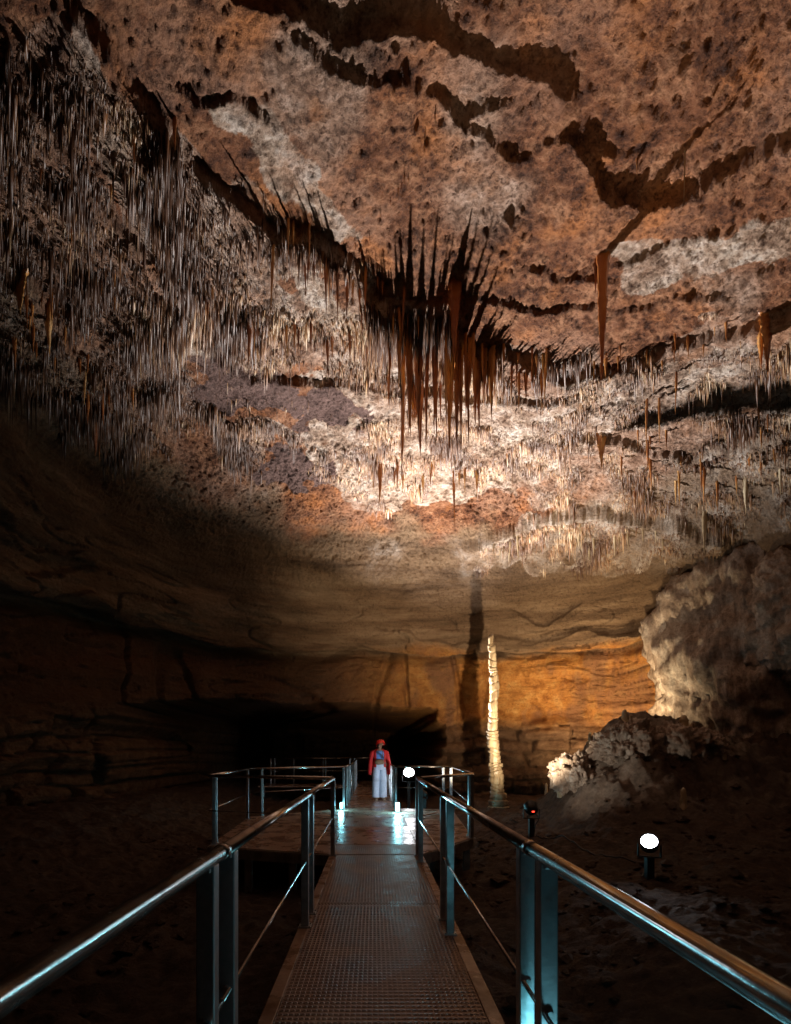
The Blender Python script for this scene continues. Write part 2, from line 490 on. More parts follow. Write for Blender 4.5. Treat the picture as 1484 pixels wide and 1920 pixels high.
def deck_material(name, holes, rough):
    m, nt, b = nodes_of(name)
    geo = N_(nt, 'ShaderNodeNewGeometry').outputs['Position']
    n = tex_noise(nt, geo, 2.6, 6, .65); n2 = tex_noise(nt, geo, 16, 4, .6)
    c = ramp(nt, n, [(.30, (.20, .115, .078)), (.52, (.39, .27, .205)), (.70, (.50, .38, .305))])
    c = mixc(nt, .6, c, ramp(nt, n2, [(.3, (.55, .5, .48)), (.6, (1, 1, 1))]), 'MULTIPLY')
    nt.links.new(c, b.inputs['Base Color'])
    b.inputs['Metallic'].default_value = .15
    b.inputs['Specular IOR Level'].default_value = .35 if rough > .4 else .5
    rr = N_(nt, 'ShaderNodeMapRange', ins={1: .3, 2: .7, 3: rough - .10, 4: rough + .18}); nt.links.new(n, rr.inputs[0])
    nt.links.new(rr.outputs[0], b.inputs['Roughness'])
    nb = bump(nt, b, n2, .12, .01)
    if holes:
        px, py, r = holes
        v = N_(nt, 'ShaderNodeVectorMath', operation='MULTIPLY', ins={1: (1 / px, 1 / py, 0)}); nt.links.new(geo, v.inputs[0])
        fr = N_(nt, 'ShaderNodeVectorMath', operation='FRACTION'); nt.links.new(v.outputs[0], fr.inputs[0])
        su = N_(nt, 'ShaderNodeVectorMath', operation='SUBTRACT', ins={1: (.5, .5, 0)}); nt.links.new(fr.outputs[0], su.inputs[0])
        mu = N_(nt, 'ShaderNodeVectorMath', operation='MULTIPLY', ins={1: (px, py, 0)}); nt.links.new(su.outputs[0], mu.inputs[0])
        ln = N_(nt, 'ShaderNodeVectorMath', operation='LENGTH'); nt.links.new(mu.outputs[0], ln.inputs[0])
        hole = N_(nt, 'ShaderNodeMath', operation='LESS_THAN', ins={1: r}); nt.links.new(ln.outputs['Value'], hole.inputs[0])
        rim = N_(nt, 'ShaderNodeMapRange', interpolation_type='SMOOTHSTEP', ins={1: r, 2: r * 1.7, 3: 1.0, 4: 0.0}); nt.links.new(ln.outputs['Value'], rim.inputs[0])
        bump(nt, b, rim.outputs[0], .7, .006, nb)
        tr = N_(nt, 'ShaderNodeBsdfTransparent'); mx = N_(nt, 'ShaderNodeMixShader')
        nt.links.new(hole.outputs[0], mx.inputs[0]); nt.links.new(b.outputs[0], mx.inputs[1]); nt.links.new(tr.outputs[0], mx.inputs[2])
        nt.links.new(mx.outputs[0], nt.nodes['Material Output'].inputs[0])
    return m

M_DECK = deck_material('perforated_deck', (.0285, .042, .0088), .44)
M_PLATE = deck_material('plain_wet_plate', None, .24)
M_GRATE = deck_material('ribbed_plate', (.030, .030, .0095), .30)

def emit(name, col, s):
    m, nt, b = nodes_of(name)
    b.inputs['Base Color'].default_value = (.8, .8, .8, 1)
    b.inputs['Emission Color'].default_value = (*col, 1)
    b.inputs['Emission Strength'].default_value = s
    return m

M_LENS = emit('lit_lens', (.90, .95, 1.0), 55)
M_CYAN = emit('lit_cyan_diffuser', (.22, .85, 1.0), 9)
M_REDLED = emit('red_indicator', (1.0, .04, .02), 5)
M_BLACK = simple('black_housing', (.015, .015, .016), .45, 0, 20, .4)

def ground_material():
    m, nt, b = nodes_of('cave_mud')
    tc = N_(nt, 'ShaderNodeTexCoord').outputs['Object']
    n1 = tex_noise(nt, tc, .8, 5, .6); n2 = tex_noise(nt, tc, 6, 6, .7)
    ca = N_(nt, 'ShaderNodeAttribute', attribute_name='calcite').outputs['Fac']
    c = ramp(nt, n2, [(.3, (.040, .021, .013)), (.55, (.105, .060, .037)), (.75, (.19, .122, .08))])
    rock = ramp(nt, n2, [(.3, (.15, .11, .085)), (.55, (.36, .29, .235)), (.75, (.55, .48, .41))])
    c = mixc(nt, ca, c, rock)
    nt.links.new(c, b.inputs['Base Color'])
    rr = N_(nt, 'ShaderNodeMapRange', ins={1: .3, 2: .7, 3: .62, 4: .95}); nt.links.new(n1, rr.inputs[0]); nt.links.new(rr.outputs[0], b.inputs['Roughness'])
    nb = bump(nt, b, tex_noise(nt, tc, 7, 10, .80), 1.0, .16)
    bump(nt, b, tex_noise(nt, tc, 40, 4, .6), .5, .02, nb)
    return m
M_MUD = ground_material()

def flow_material():
    m, nt, b = nodes_of('flowstone_calcite')
    tc = N_(nt, 'ShaderNodeNewGeometry').outputs['Position']
    n1 = tex_noise(nt, scaled(nt, tc, (3.0, 3.0, .7)), 1.0, 6, .7); n2 = tex_noise(nt, tc, 12, 5, .7)
    c = ramp(nt, n1, [(.3, (.20, .13, .09)), (.5, (.45, .35, .28)), (.68, (.68, .60, .53))])
    c = mixc(nt, 1.0, c, ramp(nt, n2, [(.3, (.45, .42, .4)), (.6, (1, 1, 1))]), 'MULTIPLY')
    nt.links.new(c, b.inputs['Base Color'])
    b.inputs['Roughness'].default_value = .5
    nb = bump(nt, b, tex_noise(nt, scaled(nt, tc, (9, 9, 2.5)), 1.0, 6, .7), .9, .10)
    bump(nt, b, tex_noise(nt, tc, 30, 4, .65), .6, .03, nb)
    return m
M_FLOW = flow_material()

# ------------------------------------------------------------------ chamber: roof and walls
def patch(name, G, nu, nv, mat, flip):
    D = G - CC
    P0 = CC + D * shell_r(D)[:, None]
    P, N = displace(P0)
    dens, cl = straw_density(P)
    up = sm(.25, .55, N[:, 2])
    calc = np.clip(dens * (.35 + .65 * cl), 0, 1) * up
    calc = np.maximum(calc, sm(.15, .45, fbm(P0, .45, 3, 131)) * .4 * sm(.5, .8, N[:, 2]))
    me = np_mesh(name, P, grid_faces(nu, nv, flip))
    attr(me, 'calcite', calc)
    px_, py_ = to_px(P)
    jx = noise(P0, 1.3, 151) * 55 + noise(P0, 5, 152) * 14; jy = noise(P0, 1.3, 153) * 45 + noise(P0, 5, 154) * 12
    slab = np.zeros(len(P))
    for k in (1, 3, 4): slab = np.maximum(slab, poly_in(px_ + jx, py_ + jy, BARE[k]) * 1.0)
    for k in (0, 5): calc[poly_in(px_ + jx * .4, py_ + jy * .4, BARE[k])] = .95
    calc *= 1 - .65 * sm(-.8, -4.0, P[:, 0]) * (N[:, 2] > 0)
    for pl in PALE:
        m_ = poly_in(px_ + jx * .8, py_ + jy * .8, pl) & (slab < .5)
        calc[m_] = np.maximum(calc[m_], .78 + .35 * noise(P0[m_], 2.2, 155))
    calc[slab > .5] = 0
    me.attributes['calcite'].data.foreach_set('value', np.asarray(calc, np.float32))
    attr(me, 'slab', slab)
    attr(me, 'roof', sm(7.5, 8.05, P[:, 2] + noise(P0, .8, 141) * .5 + noise(P0, 3.0, 142) * .2))
    o = link(name, me, mat); tag(o, kind='structure')
    Q = P.reshape(nu, nv, 3)
    T = np.cross(np.gradient(Q, axis=0), np.gradient(Q, axis=1)).reshape(-1, 3)
    ar = np.linalg.norm(T, axis=1) + 1e-9
    T /= ar[:, None]
    T *= np.sign((T * N).sum(1))[:, None]
    return P, T, ar, dens * cl, N

xs = np.linspace(-8.0, 10.5, 620)
ys = np.concatenate([np.linspace(-11.5, -6.5, 30)[:-1], np.linspace(-6.5, 10.4, 600)])
zs = np.linspace(-3.5, 9.5, 250)
TOP = 9.5
gx, gy = np.meshgrid(xs, ys, indexing='ij')
roof = patch('ceiling', CC + np.stack([gx.ravel(), gy.ravel(), np.full(gx.size, TOP)], 1), len(xs), len(ys), M_ROOF, True)
gx, gz_ = np.meshgrid(xs, zs, indexing='ij')
wb = patch('wall_back', CC + np.stack([gx.ravel(), np.full(gx.size, ys[-1]), gz_.ravel()], 1), len(xs), len(zs), M_WALL, False)
ysw = ys
gy, gz_ = np.meshgrid(ysw, zs, indexing='ij')
wl = patch('wall_left', CC + np.stack([np.full(gy.size, xs[0]), gy.ravel(), gz_.ravel()], 1), len(ysw), len(zs), M_WALL, False)
wr = patch('wall_right', CC + np.stack([np.full(gy.size, xs[-1]), gy.ravel(), gz_.ravel()], 1), len(ysw), len(zs), M_WALL, True)
xf = np.linspace(-8.0, 10.5, 60); zf = np.linspace(-3.5, 9.5, 40)
gx, gz_ = np.meshgrid(xf, zf, indexing='ij')
patch('wall_front', CC + np.stack([gx.ravel(), np.full(gx.size, ys[0]), gz_.ravel()], 1), len(xf), len(zf), M_WALL, True)

# ------------------------------------------------------------------ chamber floor
def gz(x, y):
    x = np.asarray(x, float); y = np.asarray(y, float)
    z = -.58 + .36 * sm(1.3, 3.0, x) + .12 * sm(8, 13, y)
    z = z + .55 * sm(-3.2, -6.5, x)
    ridge = sm(3.5, 5.9, x - .10 * (y - 11.5)) * np.where(y < 12.3, np.exp(-((y - 12.3) / 2.3) ** 2), np.exp(-((y - 12.3) / 1.1) ** 2))
    z = z + 2.05 * ridge * (1 - .22 * sm(6.5, 8.5, x))
    z = z + .9 * sm(3.2, 4.6, x) * np.exp(-((y - 11.2) / 1.5) ** 2) * (1 - sm(4.6, 6.4, x)) * .45
    return z

def gz_full(x, y):
    x = np.asarray(x, float).ravel(); y = np.asarray(y, float).ravel()
    z = gz(x, y)
    P = np.stack([x, y, np.zeros(len(x))], 1)
    md = np.clip((z + .3) / 1.2, 0, 1)
    z = z + noise(P, .7, 201) * .14 + fbm(P, 2.4, 4, 203) * .09 * (1 + 1.2 * md)
    z = z + md * (fbm(P, 1.3, 4, 207, .55, 1) * .42) + fbm(P, 7, 3, 211, .6) * .045
    lf = sm(-1.2, -2.6, x)
    z = z + lf * fbm(P, 1.8, 4, 213, .55, 1) * .16
    return z

fx = np.concatenate([np.linspace(-11, -6, 40)[:-1], np.linspace(-6, 9.5, 380)[:-1], np.linspace(9.5, 13, 30)])
fy = np.concatenate([np.linspace(-6, .8, 40)[:-1], np.linspace(.8, 15, 370)[:-1], np.linspace(15, 38, 46)])
gx, gy = np.meshgrid(fx, fy, indexing='ij')
gzv = gz_full(gx, gy)
me = np_mesh('ground', np.stack([gx.ravel(), gy.ravel(), gzv], 1), grid_faces(len(fx), len(fy)))
attr(me, 'calcite', np.clip((gz(gx, gy).ravel() - .1) / .9, 0, 1) * sm(-.3, .2, noise(np.stack([gx.ravel(), gy.ravel(), gx.ravel() * 0], 1), .9, 221)))
tag(link('ground', me, M_MUD), kind='structure')

def rubble(n):
    base = np.array([[1, 0, 0], [-1, 0, 0], [0, 1, 0], [0, -1, 0], [0, 0, 1], [0, 0, -1], [.6, .6, .55], [-.6, .6, .5], [-.6, -.6, .5], [.6, -.6, .55]])
    fc = np.array([[4, 6, 7], [4, 7, 8], [4, 8, 9], [4, 9, 6], [0, 2, 6], [2, 1, 7], [1, 3, 8], [3, 0, 9], [6, 2, 7], [7, 1, 8], [8, 3, 9], [9, 0, 6], [5, 2, 0], [5, 1, 2], [5, 3, 1], [5, 0, 3]])
    x = rng.uniform(-5.5, 8.5, n); y = rng.uniform(1.2, 12.5, n)
    keep = noise(np.stack([x, y, x * 0], 1), .6, 231) + .25 * noise(np.stack([x, y, x * 0], 1), 2.0, 232) > .02
    keep |= rng.random(n) < .12
    x, y = x[keep], y[keep]; n = len(x)
    sz = np.clip(rng.lognormal(-3.5, .55, n), .012, .13)
    z = gz_full(x, y) + sz * .1
    V = base[None] * (1 + rng.normal(0, .22, (n, 10, 3))) * sz[:, None, None] * np.array([1, 1, .65])
    a = rng.uniform(0, 6.28, n); c, s_ = np.cos(a)[:, None], np.sin(a)[:, None]
    V = np.stack([V[..., 0] * c - V[..., 1] * s_, V[..., 0] * s_ + V[..., 1] * c, V[..., 2]], 2) + np.stack([x, y, z], 1)[:, None]
    t = ((np.arange(n) * 10)[:, None, None] + fc[None]).reshape(-1, 3)
    me = np_mesh('rubble', V.reshape(-1, 3), None, t, False)
    tag(link('rubble', me, M_MUD), 'scattered small stones lying on the dark mud floor', None, None, 'stuff')
rubble(5200)

def ground_hit(px, py):
    Y = np.linspace(3, 17, 1400)
    x = (px - 700) * Y / 1000; z = CAM_Z + (1412 - py) * Y / 1000
    g = gz_full(x, Y)
    k = np.argmax(z < g)
    return np.array([x[k], Y[k], g[k]]) if (z < g).any() else np.array([x[-1], Y[-1], g[-1]])

# ------------------------------------------------------------------ soda straws: thousands, one mass
def straws(src, n, name, label):
    Ps, Ts, As, Ds = [np.concatenate(k) for k in zip(*[(s[0], s[1], s[2], s[3]) for s in src])]
    nz = Ts[:, 2]
    w = As * Ds * sm(.12, .45, nz)
    px, py = to_px(Ps)
    vis = (Ps[:, 1] > 2) & (px > -80) & (px < 1580) & (py > -80) & (py < 1120)
    w = w * np.where(vis, 1.0, .12)
    idx = rng.choice(len(Ps), n, p=w / w.sum())
    B = Ps[idx] + Ts[idx] * .03 + rng.normal(0, .012, (n, 3))
    clump = fbm(B, (1.1, 1.1, .8), 2, 301) + .25
    L = (rng.gamma(1.2, .048, n) + .015) * (.30 + 1.7 * np.clip(clump + .15, 0, 1))
    bx, by = to_px(B)
    band = np.interp(bx, [300, 370, 440, 510, 640, 695, 780, 880, 950, 1050, 1200, 1360, 1484], [225, 300, 362, 408, 462, 540, 590, 612, 640, 668, 655, 600, 560])
    near = sm(-25, 0, by - band) * (1 - sm(25, 110, by - band)) * (bx > 290) * (bx < 1120)
    L = L * (1 + near * rng.uniform(0, 3.0, n))
    L = L * (1 + 1.0 * sm(-1.2, -3.0, B[:, 0]) * rng.random(n))
    L = np.clip(L, .03, .75)
    fat = rng.random(n) < .05
    L = np.where(fat, np.clip(L * 1.7, .12, .8), L)
    rad = np.clip((.0030 + L * .013) * rng.lognormal(0, .45, n), .003, .016) * np.where(fat, 1.9, 1.0)
    tilt = rng.normal(0, .015, (n, 2))
    th = np.arange(3) * math.pi * 2 / 3
    ph = rng.uniform(0, 6.28, n)[:, None] + th[None]
    ring = np.stack([np.cos(ph), np.sin(ph)], 2)
    V = np.zeros((n, 4, 3), np.float32)
    V[:, 0:3, :2] = B[:, None, :2] + ring * rad[:, None, None] * 1.5
    V[:, 0:3, 2] = B[:, None, 2]
    V[:, 3, :2] = B[:, :2] + tilt * L[:, None]
    V[:, 3, 2] = B[:, 2] - L
    o = (np.arange(n) * 4)[:, None]
    t = np.concatenate([o + np.array([[k, 3, (k + 1) % 3]]) for k in range(3)])
    q = None
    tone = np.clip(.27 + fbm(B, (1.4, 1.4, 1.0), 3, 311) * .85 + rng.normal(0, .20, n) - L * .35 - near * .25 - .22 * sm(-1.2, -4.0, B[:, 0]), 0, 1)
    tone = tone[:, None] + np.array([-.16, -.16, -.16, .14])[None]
    me = np_mesh(name, V.reshape(-1, 3), q, t)
    attr(me, 'tone', tone)
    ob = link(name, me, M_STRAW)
    tag(ob, label, None, None, 'stuff')

straws([roof, wb, wl, wr], 175000, 'soda_straws', 'dense fringe of thin pale soda straws covering the cave ceiling')

# ------------------------------------------------------------------ stalactites one can tell apart
allP = np.concatenate([s[0] for s in (roof, wb, wl, wr)])
apx, apy = to_px(allP)
okm = (allP[:, 1] > 1) & (apx > -120) & (apx < 1600) & (apy > -100) & (apy < 1500)
BX = 6
bins = {}
_ix = np.nonzero(okm)[0]
_key = (np.floor(apx[_ix] / BX).astype(int) + 100) * 10000 + np.floor(apy[_ix] / BX).astype(int) + 100
_ord = np.lexsort((allP[_ix, 1], _key))
_k = _key[_ord]; _first = np.concatenate([[True], _k[1:] != _k[:-1]])
for kk, ii in zip(_k[_first], _ix[_ord][_first]): bins[int(kk)] = int(ii)

def roof_at(px, py):
    bx = int(px // BX) + 100; by = int(py // BX) + 100
    best = None
    for rr in range(0, 6):
        c = [bins[k] for dx in range(-rr, rr + 1) for dy in range(-rr, rr + 1) if (k := (bx + dx) * 10000 + by + dy) in bins]
        if c:
            return allP[min(c, key=lambda i: allP[i, 1])]
    return shell_hit(px, py)

def spike_mesh(name, seed, segs=26, sides=12, drap=1.0, bulge=.3):
    rs = np.random.default_rng(seed)
    t = np.linspace(0, 1, segs)
    prof = (1 - t) ** .75 * .75 + .25 * (1 - t)
    prof = prof * (1 + bulge * np.sin(t * 9 + seed) * (1 - t)) + rs.normal(0, .05, segs) * (1 - t)
    prof *= 1 + .07 * np.sin(t * 60 + seed) + .6 * np.exp(-t / .05); prof[-1] = .02
    wob = np.cumsum(rs.normal(0, .05, (segs, 2)), 0) * t[:, None]
    a = np.linspace(0, 2 * math.pi, sides, endpoint=False)
    V = []
    for k in range(segs):
        fl = 1 + .16 * np.sin(a * 3 + seed + t[k] * 2) + rs.normal(0, .05, sides)
        V.append(np.stack([np.cos(a) * prof[k] * fl * drap + wob[k, 0], np.sin(a) * prof[k] * fl / drap + wob[k, 1], np.full(sides, -t[k])], 1))
    V = np.concatenate(V)
    q = [(k * sides + j, (k + 1) * sides + j, (k + 1) * sides + (j + 1) % sides, k * sides + (j + 1) % sides) for k in range(segs - 1) for j in range(sides)]
    if drap > 1.2:
        aa = np.tile(a, segs); teeth = .5 + .5 * np.sin(aa * 4 + seed) * np.cos(aa * 1.0 + .7)
        V[:, 2] *= .55 + .45 * teeth ** .8
        V[:, :2] *= (1 + .25 * np.sin(aa * 8 + seed))[:, None]
    return np_mesh(name, V, np.array(q))

SPIKES = {}
def spike(kind, var):
    key = (kind.name, var)
    if key not in SPIKES:
        me = spike_mesh('stalactite', var * 13 + 3, drap=1.0 if var < 5 else 1.7, bulge=.08 + .1 * (var % 4))
        me.materials.append(kind); SPIKES[key] = me
    return SPIKES[key]

def stalactite(px, ptop, ptip, rad, label, group=None, mat=None, var=None, embed=.12):
    p = roof_at(px, ptop)
    L = max(.08, (ptip - ptop) * p[1] / 1000)
    o = bpy.data.objects.new('stalactite', spike(mat or M_AMBER, random.randrange(6) if var is None else var))
    COL.objects.link(o)
    o.location = (p[0], p[1] + .07, p[2] + embed)
    r = rad * .74 * p[1] / 1000
    o.scale = (r, r, L + embed)
    o.rotation_euler = (random.gauss(0, .012), random.gauss(0, .012), random.uniform(0, 6.28))
    return tag(o, label, 'stalactite', group)

# single ones with a look of their own
UNIQ = [
    (1136, 478, 712, 15, 'long orange stalactite hanging alone below the pale ledge, twisted and banded', M_RUST, 1),
    (1118, 484, 548, 6, 'short rust-coloured stalactite hanging just beside the twisted orange one', M_RUST, 1),
    (856, 520, 700, 10, 'broad orange-red drapery stalactite above the thick dark cluster', M_RUST, 5),
    (1447, 598, 708, 15, 'stout forked stalactite near the ceiling edge beside the pale patch', M_AMBER, 5),
    (1424, 615, 690, 9, 'smaller prong of the stout forked stalactite', M_AMBER, 1),
    (1216, 738, 848, 3.6, 'very thin reddish stalactite like a rod below the dark ledge', M_AMBER, 2),
    (1237, 742, 838, 3.2, 'thin ochre rod stalactite right beside the reddish one', M_AMBER, 3),
    (1277, 690, 772, 3.6, 'thin brown stalactite alone against the pale straw field', M_AMBER, 2),
    (873, 648, 850, 7, 'longest dark stalactite of the central cluster with a needle tip', M_AMBER, 1),
    (845, 640, 856, 7.5, 'long thick dark stalactite second from the longest in the central cluster', M_AMBER, 0),
    (757, 745, 892, 6.5, 'long brown stalactite at the end of the side cluster reaching lowest', M_AMBER, 1),
    (783, 738, 860, 7.5, 'thick brown stalactite in the side cluster next to the lowest one', M_AMBER, 0),
    (922, 662, 784, 7, 'dark tapering stalactite hanging apart beyond the central cluster', M_AMBER, 0),
    (972, 690, 770, 4.5, 'short dark needle in front of the pale bare patch', M_AMBER, 2),
    (1020, 668, 762, 5, 'dark stalactite at the end of the ledge over the bare patch', M_AMBER, 3),
    (728, 700, 762, 4.5, 'small dark stalactite in front of the lavender roof patch', M_AMBER, 4),
    (712, 868, 946, 8, 'yellow-orange stalactite at the lower rim of the lit roof', M_AMBER, 0),
    (850, 885, 988, 4.2, 'thin dark stalactite hanging lowest over the far wall', M_AMBER, 2),
    (1128, 818, 884, 8, 'dark brown drapery stalactite under the straw field', M_AMBER, 5),
    (178, 780, 850, 11, 'orange tapering stalactite low on the dim sloping roof', M_AMBER, 0),
    (88, 565, 660, 10, 'brown folded curtain stalactite in the dim corner of the roof', M_AMBER, 3),
    (34, 520, 590, 13, 'orange curtain stalactite beside the brown folded curtain', M_AMBER, 5),
    (517, 440, 600, 5.5, 'long dark stalactite hanging alone in the dim straw slope', M_AMBER, 1),
    (635, 480, 600, 5, 'long dark stalactite casting a streak shadow across the roof', M_AMBER, 2),
    (465, 590, 690, 7, 'dark spike hanging below the straw slope over the mauve patch', M_AMBER, 0),
    (1197, 285, 322, 6, 'small yellow drip cluster on the red roof slab', M_AMBER, 5),
    (1295, 268, 372, 2.6, 'thin pale drip line crossing the dark roof step', M_CREAM, 2),
    (240, 235, 320, 4, 'lone orange spike on the streaked dim roof', M_AMBER, 2),
    (320, 215, 275, 7, 'short orange spike at the corner of the roof ledge', M_AMBER, 0),
    (1400, 905, 965, 7, 'pale tapering stalactite at the edge of the dark recess', M_CREAM, 0),
    (1466, 880, 932, 4.5, 'small yellow stalactite over the dark recess', M_CREAM, 1),
    (1325, 955, 1040, 7, 'pale long stalactite beside the dark slope top', M_CREAM, 3),
]
for u in UNIQ: stalactite(u[0], u[1], u[2], u[3], u[4], None, u[5], u[6])

def cluster(line, n, lmin, lmax, rad, label, group, mat, jx=10, jy=10):
    pts = np.array(line, float); seg = np.linalg.norm(np.diff(pts, axis=0), axis=1); cum = np.concatenate([[0], np.cumsum(seg)])
    for k in range(n):
        s = rng.uniform(0, cum[-1]); i = min(np.searchsorted(cum, s, 'right') - 1, len(seg) - 1)
        p = pts[i] + (pts[i + 1] - pts[i]) * (s - cum[i]) / seg[i] + rng.normal(0, 1, 2) * (jx, jy)
        l = lmin + (lmax - lmin) * rng.random() ** 1.8
        stalactite(p[0], p[1], p[1] + l, rad * (.55 + .45 * l / lmax) * rng.uniform(.8, 1.2), label, group, mat)

cluster([(760, 612), (800, 625), (860, 640), (925, 657)], 50, 60, 215, 7.5, 'dark amber stalactite in the thick cluster above the middle of the walkway', 'central stalactite cluster', M_AMBER, 14, 14)
cluster([(752, 735), (775, 728), (815, 720)], 20, 50, 140, 6.5, 'brown stalactite in the side cluster below the lavender patch', 'side stalactite cluster', M_AMBER, 8, 10)
cluster([(900, 655), (980, 668), (1050, 672)], 34, 25, 90, 5, 'slender brown stalactite along the dark ledge beyond the central cluster', 'stalactites of the long dark ledge', M_AMBER, 8, 12)
cluster([(560, 450), (650, 500), (700, 570), (770, 620)], 30, 30, 130, 5, 'dark stalactite on the shadowed slope before the central cluster', 'stalactites of the shadowed slope', M_AMBER, 22, 30)
cluster([(380, 560), (460, 580), (560, 620), (680, 650)], 20, 22, 80, 4.5, 'dark stalactite fringing the slope above the mauve roof patch', 'stalactites over the mauve patch', M_AMBER, 18, 22)
cluster([(20, 520), (90, 620), (150, 720), (230, 770)], 18, 30, 80, 6, 'dim brown stalactite in the dark corner of the sloping roof', 'stalactites of the dark corner', M_AMBER, 30, 30)
cluster([(60, 250), (160, 380), (250, 540)], 10, 25, 60, 4.5, 'thin dim spike on the straw-covered side slope', 'spikes of the side slope', M_AMBER, 50, 40)
cluster([(1080, 665), (1200, 660), (1320, 620), (1420, 590)], 22, 18, 50, 4, 'small amber stalactite along the ledge under the banded roof', 'stalactites of the banded ledge', M_AMBER, 10, 10)
cluster([(1180, 850), (1300, 860), (1450, 830)], 24, 25, 80, 5, 'brown stalactite in the dark straw field above the far rock slope', 'stalactites of the dark straw field', M_AMBER, 25, 35)
cluster([(900, 1030), (1000, 1010), (1100, 1000), (1230, 990), (1330, 1000)], 22, 18, 50, 4.2, 'pale stalactite on the fringe hanging before the far wall', 'fringe before the far wall', M_CREAM, 12, 14)
cluster([(835, 165), (800, 240), (770, 310), (720, 390), (668, 455)], 16, 10, 28, 3.0, 'tiny ochre drip along the long crack in the roof', 'drips along the roof crack', M_AMBER, 2, 3)
cluster([(690, 880), (712, 870), (760, 880), (850, 880), (940, 890)], 16, 15, 55, 4.5, 'orange stalactite at the low rim of the lit roof', 'stalactites of the low rim', M_AMBER, 10, 8)

# ------------------------------------------------------------------ bmesh parts
def bm_obj(name, bm, mat, parent=None, smooth=False):
    me = bpy.data.meshes.new(name)
    bm.normal_update(); bm.to_mesh(me); bm.free()
    if smooth:
        me.polygons.foreach_set('use_smooth', np.ones(len(me.polygons), bool))
    me.materials.append(mat)
    o = bpy.data.objects.new(name, me); COL.objects.link(o)
    if parent: o.parent = parent
    return o

def add_box(bm, lo, hi, bev=0.0):
    r = bmesh.ops.create_cube(bm, size=1)
    c = [(a + b) / 2 for a, b in zip(lo, hi)]; s = [b - a for a, b in zip(lo, hi)]
    for v in r['verts']: v.co = Vector([c[i] + v.co[i] * s[i] for i in range(3)])
    if bev:
        es = list({e for v in r['verts'] for e in v.link_edges})
        bmesh.ops.bevel(bm, geom=es, offset=bev, segments=2, affect='EDGES', profile=.5)

def add_bar(bm, a, b, w, h, bev=.004):
    """square-section bar from a to b"""
    a = Vector(a); b = Vector(b); d = b - a; L = d.length
    r = bmesh.ops.create_cube(bm, size=1)
    q = d.to_track_quat('Y', 'Z').to_matrix().to_4x4()
    M = Matrix.Translation((a + b) / 2) @ q @ Matrix.Diagonal((w, L, h, 1))
    bmesh.ops.transform(bm, matrix=M, verts=r['verts'])
    if bev:
        es = list({e for v in r['verts'] for e in v.link_edges})
        bmesh.ops.bevel(bm, geom=es, offset=bev, segments=1, affect='EDGES')

def add_tube(bm, a, b, r0, r1=None, n=16, caps=True):
    a = Vector(a); b = Vector(b); d = b - a
    r = bmesh.ops.create_cone(bm, cap_ends=caps, segments=n, radius1=r0, radius2=r0 if r1 is None else r1, depth=d.length)
    M = Matrix.Translation((a + b) / 2) @ d.to_track_quat('Z', 'Y').to_matrix().to_4x4()
    bmesh.ops.transform(bm, matrix=M, verts=r['verts'])

def tube_obj(name, a, b, r, mat, parent, n=20):
    bm = bmesh.new(); add_tube(bm, a, b, r, n=n)
    o = bm_obj(name, bm, mat, parent)
    o.data.polygons.foreach_set('use_smooth', np.array([len(p.vertices) == 4 for p in o.data.polygons]))
    return o

def prism(name, poly, z0, z1, mat, parent):
    bm = bmesh.new()
    vs = [bm.verts.new((x, y, z0)) for x, y in poly]
    f = bm.faces.new(vs)
    e = bmesh.ops.extrude_face_region(bm, geom=[f])
    for v in e['geom']:
        if isinstance(v, bmesh.types.BMVert): v.co.z = z1
    bmesh.ops.recalc_face_normals(bm, faces=bm.faces[:])
    return bm_obj(name, bm, mat, parent)

# ------------------------------------------------------------------ walkway and platform
WX0, WX1 = -.54, .62
walk = tag(empty('walkway', (0, 0, 0)), 'narrow brown perforated steel walkway leading straight ahead between the handrails', 'walkway')
cuts = [-1.6, 1.35, 4.72, 6.98]
for a, b in zip(cuts[:-1], cuts[1:]):
    prism('deck_panel', [(WX0 + .05, a + .012), (WX1 - .05, a + .012), (WX1 - .05, b - .012), (WX0 + .05, b - .012)], -.012, 0, M_DECK, walk)
for x0, x1 in ((WX0 - .03, WX0 + .047), (WX1 - .047, WX1 + .03)):
    bm = bmesh.new(); add_box(bm, (x0, -1.6, -.11), (x1, 6.98, .002), .006); bm_obj('side_beam', bm, M_PLATE, walk)
for y in cuts[1:-1] + [3.0, 6.0]:
    bm = bmesh.new(); add_box(bm, (WX0 + .05, y - .03, -.10), (WX1 - .05, y + .03, -.016), .004); bm_obj('cross_beam', bm, M_FASCIA, walk)
for y in (1.4, 4.7, 6.6):
    for x in (WX0 + .04, WX1 - .04):
        bm = bmesh.new(); g = float(gz_full(x, y)[0]); add_box(bm, (x - .03, y - .03, g - .05), (x + .03, y + .03, -.112), .004); bm_obj('leg', bm, M_FASCIA, walk)

